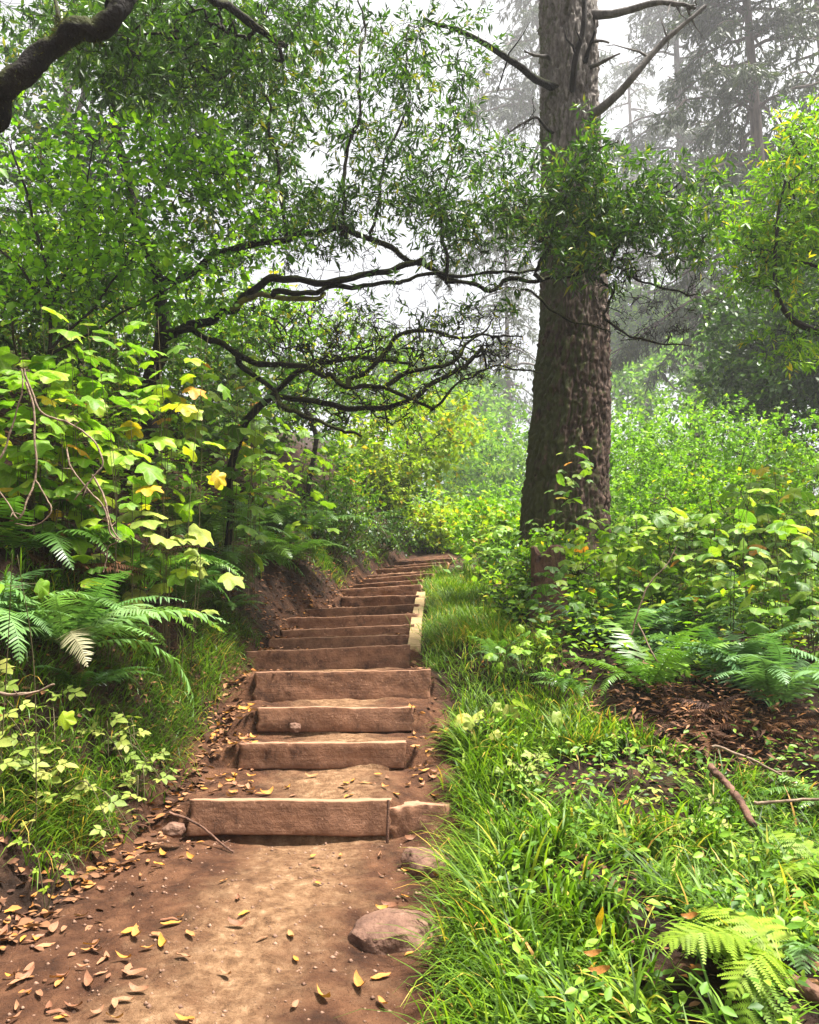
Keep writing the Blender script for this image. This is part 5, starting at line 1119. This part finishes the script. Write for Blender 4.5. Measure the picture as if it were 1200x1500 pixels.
stick('bare_vine', 'pale bare vine dropping straight beside the looping one', 'vine', [(135, 695, 3.46), (150, 725, 3.45), (160, 755, 3.44), (166, 775, 3.44), (178, 791, 3.43)], .005, .003, G['vine'], 1, 4)
stick('bare_vine', 'pale bare vine curving down near the left edge', 'vine', [(38, 560, 3.45), (48, 610, 3.43), (53, 670, 3.42), (50, 702, 3.42), (40, 735, 3.4), (28, 762, 3.4), (10, 735, 3.4), (-5, 715, 3.4)], .005, .003, G['vine'], 2, 5)
stick('bare_vine', 'thin bare vine making a round loop near the left edge', 'vine', [(53, 700, 3.44), (68, 725, 3.42), (75, 748, 3.42), (60, 765, 3.42), (40, 772, 3.42), (22, 768, 3.42)], .0035, .002, G['vine'], 0, 6)
stick('bare_vine', 'long pale stem rising straight at the left edge', 'vine', [(0, 672, 3.45), (10, 640, 3.45), (25, 605, 3.45), (33, 575, 3.45), (32, 540, 3.45)], .0045, .003, G['vine'], 1, 7)
stick('fallen_stick', 'grey stick poking in from the left edge above the brambles', 'stick', [(-20, 1013, 3.6), (20, 1017, 3.6), (55, 1014, 3.6), (80, 1003, 3.6)], .008, .004, G['vine'], 2, 8)
stick('fallen_stick', 'thin pale lichen spotted stick across the dead ferns', 'stick', [(1044, 1094, 4.7), (1080, 1106, 4.65), (1110, 1118, 4.6), (1145, 1135, 4.55)], .009, .006, G['vine'], 5, 9)
stick('fallen_log', 'short brown log end lying in grass below the dead ferns', 'log', [(1040, 1122, 4.75), (1062, 1145, 4.6), (1085, 1175, 4.45), (1105, 1210, 4.3)], .021, .018, G['log'], 0, 10, rough=.006)
stick('fallen_stick', 'thin stick lying in the grass at the right edge', 'stick', [(1105, 1175, 4.3), (1150, 1174, 4.25), (1230, 1172, 4.2)], .009, .007, G['stick'], 1, 11)
stick('fallen_log', 'mossy half buried root in the bottom right corner', 'log', [(1135, 1432, 2.95), (1165, 1440, 2.9), (1200, 1455, 2.85), (1250, 1480, 2.8)], .03, .035, G['log'], 0, 12, rough=.008)
stick('fallen_twig', 'dark twig running down beside the lowest step', 'twig', [(248, 1190, 4.62), (285, 1203, 4.6), (312, 1222, 4.58), (342, 1248, 4.5)], .008, .005, G['log'], 2, 13)
stick('bare_stalk', 'pale bare stem slanting in the right thicket', 'stalk', [(935, 912, 5.8), (945, 935, 5.75), (958, 958, 5.7), (966, 970, 5.7)], .006, .004, G['vine'], 0, 14)
stick('bare_stalk', 'tall reddish bare stem in the right thicket', 'stalk', [(925, 930, 6.0), (945, 870, 6.0), (975, 830, 6.0), (990, 800, 6.0)], .007, .003, G['stick'], 3, 15)
# rotten stump at the trunk foot
rs = np.random.default_rng(71); b = ground_pt(806, 7.9); top = at(803, 800, 7.9)[2]
na, nz = 40, 40; th = np.linspace(0, 2*np.pi, na, endpoint=False); zz = np.linspace(b[2]-.15, top, nz)
TT, ZZ = np.meshgrid(th, zz); q_ = np.stack([np.cos(TT)*2, np.sin(TT)*2, ZZ*1.2], -1)
RR = (.15+.06*((ZZ-top)/(b[2]-top))**2) + .035*fbm(q_*np.array([2, 2, .8]), 4, 3)
ZZ2 = ZZ - (ZZ > top-.25)*(.22*np.clip(vnoise(np.stack([np.cos(TT)*2, np.sin(TT)*2, 0*TT], -1), 8), 0, 1))*((ZZ-top+.25)/.25)
V = np.stack([b[0]+RR*np.cos(TT), b[1]+RR*np.sin(TT), ZZ2], -1).reshape(-1, 3); V = np.vstack([V, [[b[0], b[1], top-.2]]])
i = np.arange(nz-1)[:, None]*na; j = np.arange(na)[None]; j2 = (j+1) % na
r_ = (nz-1)*na
tag(obj('tree_stump', mesh_np('tree_stump', V, [np.stack([i+j, i+j2, i+na+j2, i+na+j], -1).reshape(-1, 4), np.stack([r_+np.arange(na), r_+(np.arange(na)+1) % na, np.full(na, len(V)-1)], -1)], True), G['log']), 'dark rotten stump in front of the big trunk', 'stump')

# ------------------------------------------------------------------ fallen leaves
def dry_leaf(seed, curl):
    rs = np.random.default_rng(seed); n = 7; u = np.linspace(0, 1, n); w = .16*np.sin(np.pi*np.clip(u*.93+.03, 0, 1))**.8
    z = curl*(u-.5)**2*1.6 + .03*np.sin(u*9+seed); V = []
    for k in range(n): V += [[-w[k]+.02*math.sin(seed+k), u[k]-.5, z[k]+.05+curl*.1], [0.01*math.sin(seed*2+k), u[k]-.5, z[k]], [w[k], u[k]-.5, z[k]+.05*(1 if seed % 2 else -.3)]]
    Fq = []
    for k in range(n-1):
        for c in (0, 1): Fq.append([3*k+c, 3*k+c+1, 3*k+4+c, 3*k+3+c])
    return mesh_np('fallen_leaf', np.array(V), [np.array(Fq)], True)
DRY = [dry_leaf(s, c) for s, c in ((1, .25), (2, .45), (3, .1), (4, .7), (5, -.2))]
for m_ in DRY: m_.materials.append(G['dry'])
rs = np.random.default_rng(88)
def surf_n(x, y):
    e = .03; h0, hx, hy = (float(H(np.array([a]), np.array([b_]))[0]) for a, b_ in ((x, y), (x+e, y), (x, y+e)))
    return h0, nrm(np.array([-(hx-h0)/e, -(hy-h0)/e, 1.0]))
def drop_leaf(x, y, label, group, size):
    h, n = surf_n(x, y); n = nrm(n*np.array([.6, .6, 1]) + rs.normal(0, .16, 3)); a = rs.random()*6.28
    o = bpy.data.objects.new('fallen_leaf', DRY[int(rs.integers(5))]); C.objects.link(o)
    M3 = orient([math.cos(a), math.sin(a), 0], n)
    o.matrix_basis = Matrix.Translation((x, y, h+.008+.006*rs.random())) @ M3.to_4x4() @ Matrix.Diagonal((size, size, size, 1))
    tag(o, label, 'leaf', group)
for x0, x1, y0, y1, n, where in [  # pixel windows, count, place
        (0, 170, 1270, 1500, 60, 'dirt below the left bank'), (150, 300, 1240, 1500, 30, 'left half of the dirt below the stairs'), (300, 480, 1250, 1500, 14, 'worn middle of the dirt below the stairs'), (480, 650, 1230, 1480, 22, 'dirt beside the stones at the grass edge'),
        (295, 372, 1030, 1165, 72, 'dirt left of the second and third steps'), (600, 650, 1060, 1165, 28, 'dirt right of the second step'), (330, 640, 1140, 1168, 26, 'tread above the lowest step'), (370, 440, 925, 985, 18, 'dirt at the left end of the fifth step'), (440, 520, 870, 915, 16, 'dirt at the left end of the ninth step')]:
    for k in range(n):
        p = unproj(rs.uniform(x0, x1), rs.uniform(y0, y1))
        drop_leaf(p[0], p[1], 'dry curled fallen leaf lying on the ' + where, 'fallen leaves on the ' + where, rs.uniform(.045, .092))
G['golden'] = mat_leaf('golden_leaf', [(0, (0.62, 0.36, 0.02)), (1, (0.62, 0.36, 0.02))], src='obj', trans=.3, warm=True)
G['rust'] = mat_leaf('rust_leaf', [(0, (0.36, 0.13, 0.03)), (1, (0.42, 0.19, 0.05))], src='obj', trans=.2, warm=True)
for px, py, lab, mk, up_, s in [(878, 1345, 'single golden yellow leaf standing upright in the grass', 'golden', True, .10), (870, 1397, 'orange fallen leaf caught in the grass below the golden one', 'rust', False, .06), (880, 1422, 'folded orange leaf lowest in the grass', 'rust', False, .07), (1072, 1322, 'red-brown leaf in the grass near the lady fern', 'rust', True, .06), (1012, 1342, 'brown leaf in the grass left of the red-brown one', 'rust', False, .065)]:
    p = unproj(px, py, .15); me = DRY[1].copy(); me.materials.clear(); me.materials.append(G[mk]); o = bpy.data.objects.new('fallen_leaf', me); C.objects.link(o)
    o.matrix_basis = Matrix.Translation(p) @ orient([.12, -.15, 1] if up_ else [.8, -.35, .25], [.2, -1, .35] if up_ else [.1, -.6, .9]).to_4x4() @ Matrix.Diagonal((s, s, s, 1)); tag(o, lab, 'leaf', 'leaves caught in the grass')

def scatter_litter(name, label, xs, ys, size, rs, lift=.01, mat='litter'):
    z = H(xs, ys); n = len(xs); P = np.stack([xs, ys, z+lift*rs.random(n)], -1); a = rs.random(n)*6.28
    D = np.stack([np.cos(a), np.sin(a), rs.normal(0, .22, n)], -1); Nn = np.array([0, 0, 1.0]) + rs.normal(0, .3, (n, 3))
    tag(obj(name, leaf_cloud(name, OVAL, P, D, Nn, size*rs.uniform(.5, 1.3, n), rs.random(n)), G[mat]), label, 'leaves', kind='stuff')
rs = np.random.default_rng(92); n = 2200; xs = rs.normal(2.1, .38, n); ys = rs.normal(5.75, .25, n); z_ = H(xs, ys) + .02 + .22*rs.random(n)**1.5
a_ = rs.random(n)*6.28
tag(obj('dead_bracken', leaf_cloud('dead_bracken', LANCE, np.stack([xs, ys, z_], -1), np.stack([np.cos(a_), np.sin(a_), rs.normal(-.1, .3, n)], -1), np.array([0, -.3, 1.0])+rs.normal(0, .4, (n, 3)), rs.uniform(.03, .09, n), rs.random(n)*.95), G['litter']), 'rusty dead frond litter heaped in the hollow under the right ferns', 'litter', kind='stuff')
rs = np.random.default_rng(91); n = 9000
ys = rs.uniform(2.6, 13, n); u_ = rs.random(n)**1.6*2.6; xs = np.interp(ys, PY, PL) + .12 - u_
scatter_litter('leaf_litter', 'brown leaf litter covering the left bank', xs, ys, .06, rs)
n = 5000; ys = rs.uniform(2.6, 12, n); xs = np.interp(ys, PY, PR) + .1 + rs.random(n)*3.6
scatter_litter('leaf_litter', 'brown leaf litter under the right thicket and grass', xs, ys, .055, rs)
n = 900; ys = rs.uniform(2.6, 15.5, n); pl_, pr_ = np.interp(ys, PY, PL), np.interp(ys, PY, PR); e_ = rs.random(n)**2*.35; xs = np.where(rs.random(n) < .68, pl_+e_*1.3, pr_-e_*.5)
scatter_litter('leaf_litter', 'small dry leaves along both edges of the path', xs, ys, .05, rs, mat='litter')
n = 1300; ys = rs.uniform(2.4, 4.7, n); xs = rs.uniform(-1.75, .25, n); z = H(xs, ys)
P = np.stack([xs, ys, z], -1); rr_ = .0025 + .012*rs.random(n)**3
OCT = np.array([[1, 0, 0], [-1, 0, 0], [0, 1, 0], [0, -1, 0], [0, 0, .7], [0, 0, -.7]]); OF = np.array([[0, 2, 4], [2, 1, 4], [1, 3, 4], [3, 0, 4], [2, 0, 5], [1, 2, 5], [3, 1, 5], [0, 3, 5]])
V = (P[:, None] + rr_[:, None, None]*OCT[None]*rs.uniform(.6, 1.3, (n, 6, 1))).reshape(-1, 3)
G['crumb'] = mat_rough('soil_crumb', (0.09, 0.045, 0.028), (0.30, 0.18, 0.12), 30, bump=.2)
tag(obj('soil_crumbs', mesh_np('soil_crumbs', V, [(np.arange(n)[:, None, None]*6+OF[None]).reshape(-1, 3)], False), G['crumb']), 'loose soil crumbs strewn over the trodden dirt', 'soil', kind='stuff')

# ------------------------------------------------------------------ grass
def grass(name, label, xs, ys, hmin, hmax, width, mat, seed, lean=(0, 0), seg=4, clump=.5):
    rs = np.random.default_rng(seed); n = len(xs); z = H(xs, ys) - .01
    ln = rs.uniform(hmin, hmax, n)*(1+.35*vnoise(np.stack([xs*2.3, ys*2.3, 0*xs], -1), seed))
    fa = vnoise(np.stack([xs*3.1, ys*3.1, 0*xs], -1), seed+4)*3.0 + rs.normal(0, 1.1, n)
    d = np.stack([np.cos(fa)+lean[0], np.sin(fa)+lean[1], 0*fa], -1); d = nrm(d)
    bend = rs.uniform(.25, 1.35, n); el0 = rs.uniform(.7, 1.5, n)
    side = np.stack([-d[:, 1], d[:, 0], 0*fa], -1); tw = rs.normal(0, .5, n)[:, None]; side = nrm(side + d*tw)
    p = np.stack([xs, ys, z], -1); rows = []; ww = width*rs.uniform(.6, 1.3, n)
    for k in range(seg+1):
        f = k/seg; w = (ww*(1-f**2.2)*.5+.0006)[:, None]
        rows.append(np.stack([p-side*w, p+side*w], 1))
        e = el0 - bend*2.0*f; st = (ln/seg)[:, None]; p = p + d*np.cos(e)[:, None]*st + np.array([0, 0, 1])*np.sin(e)[:, None]*st
    V = np.stack(rows, 1).reshape(-1, 3); m = 2*(seg+1)
    q = np.array([[2*k, 2*k+1, 2*k+3, 2*k+2] for k in range(seg)])
    Fq = (np.arange(n)[:, None, None]*m + q[None]).reshape(-1, 4)
    return tag(obj(name, mesh_np(name, V, [Fq], False, {'rnd': np.repeat(np.clip(rs.normal(.48, .24, n)+.15*vnoise(np.stack([xs*1.7, ys*1.7, 0*xs], -1), seed+9), 0, 1), m)}), G[mat]), label, 'grass', kind='stuff')
def clumped(rs, n, ymin, ymax, xf, k=14, r=.05):
    m = n//k; y0 = rs.uniform(ymin, ymax, m); x0 = xf(y0, rs.random(m))
    return (np.repeat(x0, k)+rs.normal(0, r, m*k), np.repeat(y0, k)+rs.normal(0, r, m*k))
rs = np.random.default_rng(95)
x, y = clumped(rs, 19000, 2.5, 5.9, lambda y, u: np.interp(y, PY, PR)+.08+u**1.1*np.interp(y, [2.5, 4.3, 5.0, 5.4, 5.9], [2.6, 2.5, 2.1, 1.35, 1.0]))
keep = vnoise(np.stack([x*2.1, y*2.1, 0*x], -1), 3) > -.38
grass('grass', 'lush green grass covering the slope right of the path', x[keep], y[keep], .09, .33, .0135, 'grass', 1, (-.4, -.4), 5)
x, y = clumped(rs, 17000, 5.4, 13.5, lambda y, u: np.interp(y, PY, PR)+np.interp(y, [5.4, 7.0, 7.2, 10.9, 11.2], [.07, .07, .15, .24, .07])+u*np.interp(y, [5.4, 7, 9, 11, 13.5], [1.0, .95, .8, .7, .8]))
grass('grass', 'bright fine grass beside the stairs and edging plank', x, y, .10, .26, .007, 'grass', 2, (-.4, -.3), 3)
x, y = clumped(rs, 8500, 3.9, 7.6, lambda y, u: np.interp(y, PY, PL)-.10-u**1.2*np.interp(y, [3.9, 5, 7.6], [.75, .95, .5]))
keep = vnoise(np.stack([x*2.6, y*2.6, 0*x], -1), 8) > -.35
grass('grass', 'darker thin grass hanging down the left bank', x[keep], y[keep], .12, .30, .0065, 'grass_dark', 3, (.7, -.5), 4)
x, y = clumped(rs, 3600, 7.6, 15.5, lambda y, u: np.interp(y, PY, PL)-np.interp(y, [7.6, 10, 11.5], [.45, .5, .12])-u*.7)
grass('grass', 'yellowish grass on the bank beside the upper stairs', x, y, .10, .24, .008, 'grass', 4, (.6, -.4), 3)
x, y = clumped(rs, 9000, 12, 26, lambda y, u: np.interp(y, PY, PR)+.3+u*7)
grass('grass', 'far grass on the hillside behind the big trunk', x, y, .2, .5, .016, 'grass', 5, (0, -.3), 3)
x, y = clumped(rs, 1400, 2.5, 5.2, lambda y, u: np.interp(y, PY, PR)-.04+u*.22, 8, .04)
grass('grass', 'sparse long blades leaning over the dirt at the right path edge', x, y, .14, .34, .0075, 'grass', 6, (-1.2, -.6), 4)

# ------------------------------------------------------------------ low broad-leaved undergrowth
def undergrowth(label, xs, ys, hmax, size, mat, seed, tmpl=OVAL, pw=1.0, up=1.0):
    rs = np.random.default_rng(seed); n = len(xs); z = H(xs, ys) + .02 + hmax*rs.random(n)**pw*(.6+.6*np.clip(vnoise(np.stack([xs*2, ys*2, 0*xs], -1), seed)+.3, 0, 1))
    a = rs.random(n)*6.28; D = np.stack([np.cos(a), np.sin(a)-.3, rs.normal(-.1, .3, n)], -1); Nn = np.array([0, -.35, up]) + rs.normal(0, .35, (n, 3))
    tag(obj('undergrowth', leaf_cloud('undergrowth', tmpl, np.stack([xs, ys, z], -1), D, Nn, size*rs.uniform(.5, 1.3, n), rs.random(n)), G[mat]), label, 'undergrowth', kind='stuff')
rs = np.random.default_rng(97)
x, y = clumped(rs, 2600, 2.5, 5.6, lambda y, u: np.interp(y, PY, PR)+.12+u*2.5, 9, .06)
undergrowth('small round leaved weeds among the grass right of the path', x, y, .26, .046, 'bush', 1, OVAL)
x, y = clumped(rs, 6000, 6.2, 10.5, lambda y, u: np.interp(y, PY, PR)+.85+u*np.interp(y, [5.4, 10], [2.6, 4.5]), 10, .1)
undergrowth('leafy undergrowth filling the right thicket', x, y, .5, .07, 'lime', 2, OVAL)
x, y = clumped(rs, 6500, 5.2, 12.5, lambda y, u: np.interp(y, PY, PL)-.9-u*2.6, 10, .1)
undergrowth('leafy undergrowth covering the left bank', x, y, .3, .07, 'lime', 3, OVAL)
x, y = clumped(rs, 8000, 10, 30, lambda y, u: np.interp(y, PY, PR)+.6+u*y*.62, 10, .2)
undergrowth('leafy undergrowth over the far right hillside', x, y, .9, .13, 'bush', 4, RHOMB)

y = rs.uniform(17, 62, 9000); x = (rs.uniform(480, 800, 9000)-600)/F*y
undergrowth('misty pale undergrowth in the clearing beyond the stairs', x, y, 1.3, .26, 'lime', 5, RHOMB)

# ------------------------------------------------------------------ haze
def haze_box():
    x0, x1, y0, y1, z0, z1 = -156, 156, -18, 156, -8.5, 120
    zmax = max(float(v) for v in [float(gm.vertices[i].co.z) for i in range(0, len(gm.vertices), 37)])
    z1 = max(z1, zmax+4)
    V = np.array([[x, y, z] for x in (x0, x1) for y in (y0, y1) for z in (z0, z1)])
    Fq = np.array([[0, 1, 3, 2], [4, 6, 7, 5], [0, 4, 5, 1], [2, 3, 7, 6], [0, 2, 6, 4], [1, 5, 7, 3]])
    m, N, L, out = new_mat('morning_fog')
    v = N.new('ShaderNodeVolumePrincipled'); v.inputs['Color'].default_value = (0.95, 0.95, 0.985, 1); v.inputs['Density'].default_value = HAZE_DENSITY; v.inputs['Anisotropy'].default_value = 0.25
    L.new(v.outputs[0], out.inputs['Volume'])
    o = obj('haze', mesh_np('haze', V, [Fq]), m); tag(o, 'pale fog hanging between the trees', 'fog', kind='stuff')
haze_box()
print('TRIS', sum(sum(max(0, p.loop_total-2) for p in me.polygons) if len(me.polygons) < 2000 else len(me.loops)-2*len(me.polygons) for me in bpy.data.meshes), 'OBJS', len(bpy.data.objects))
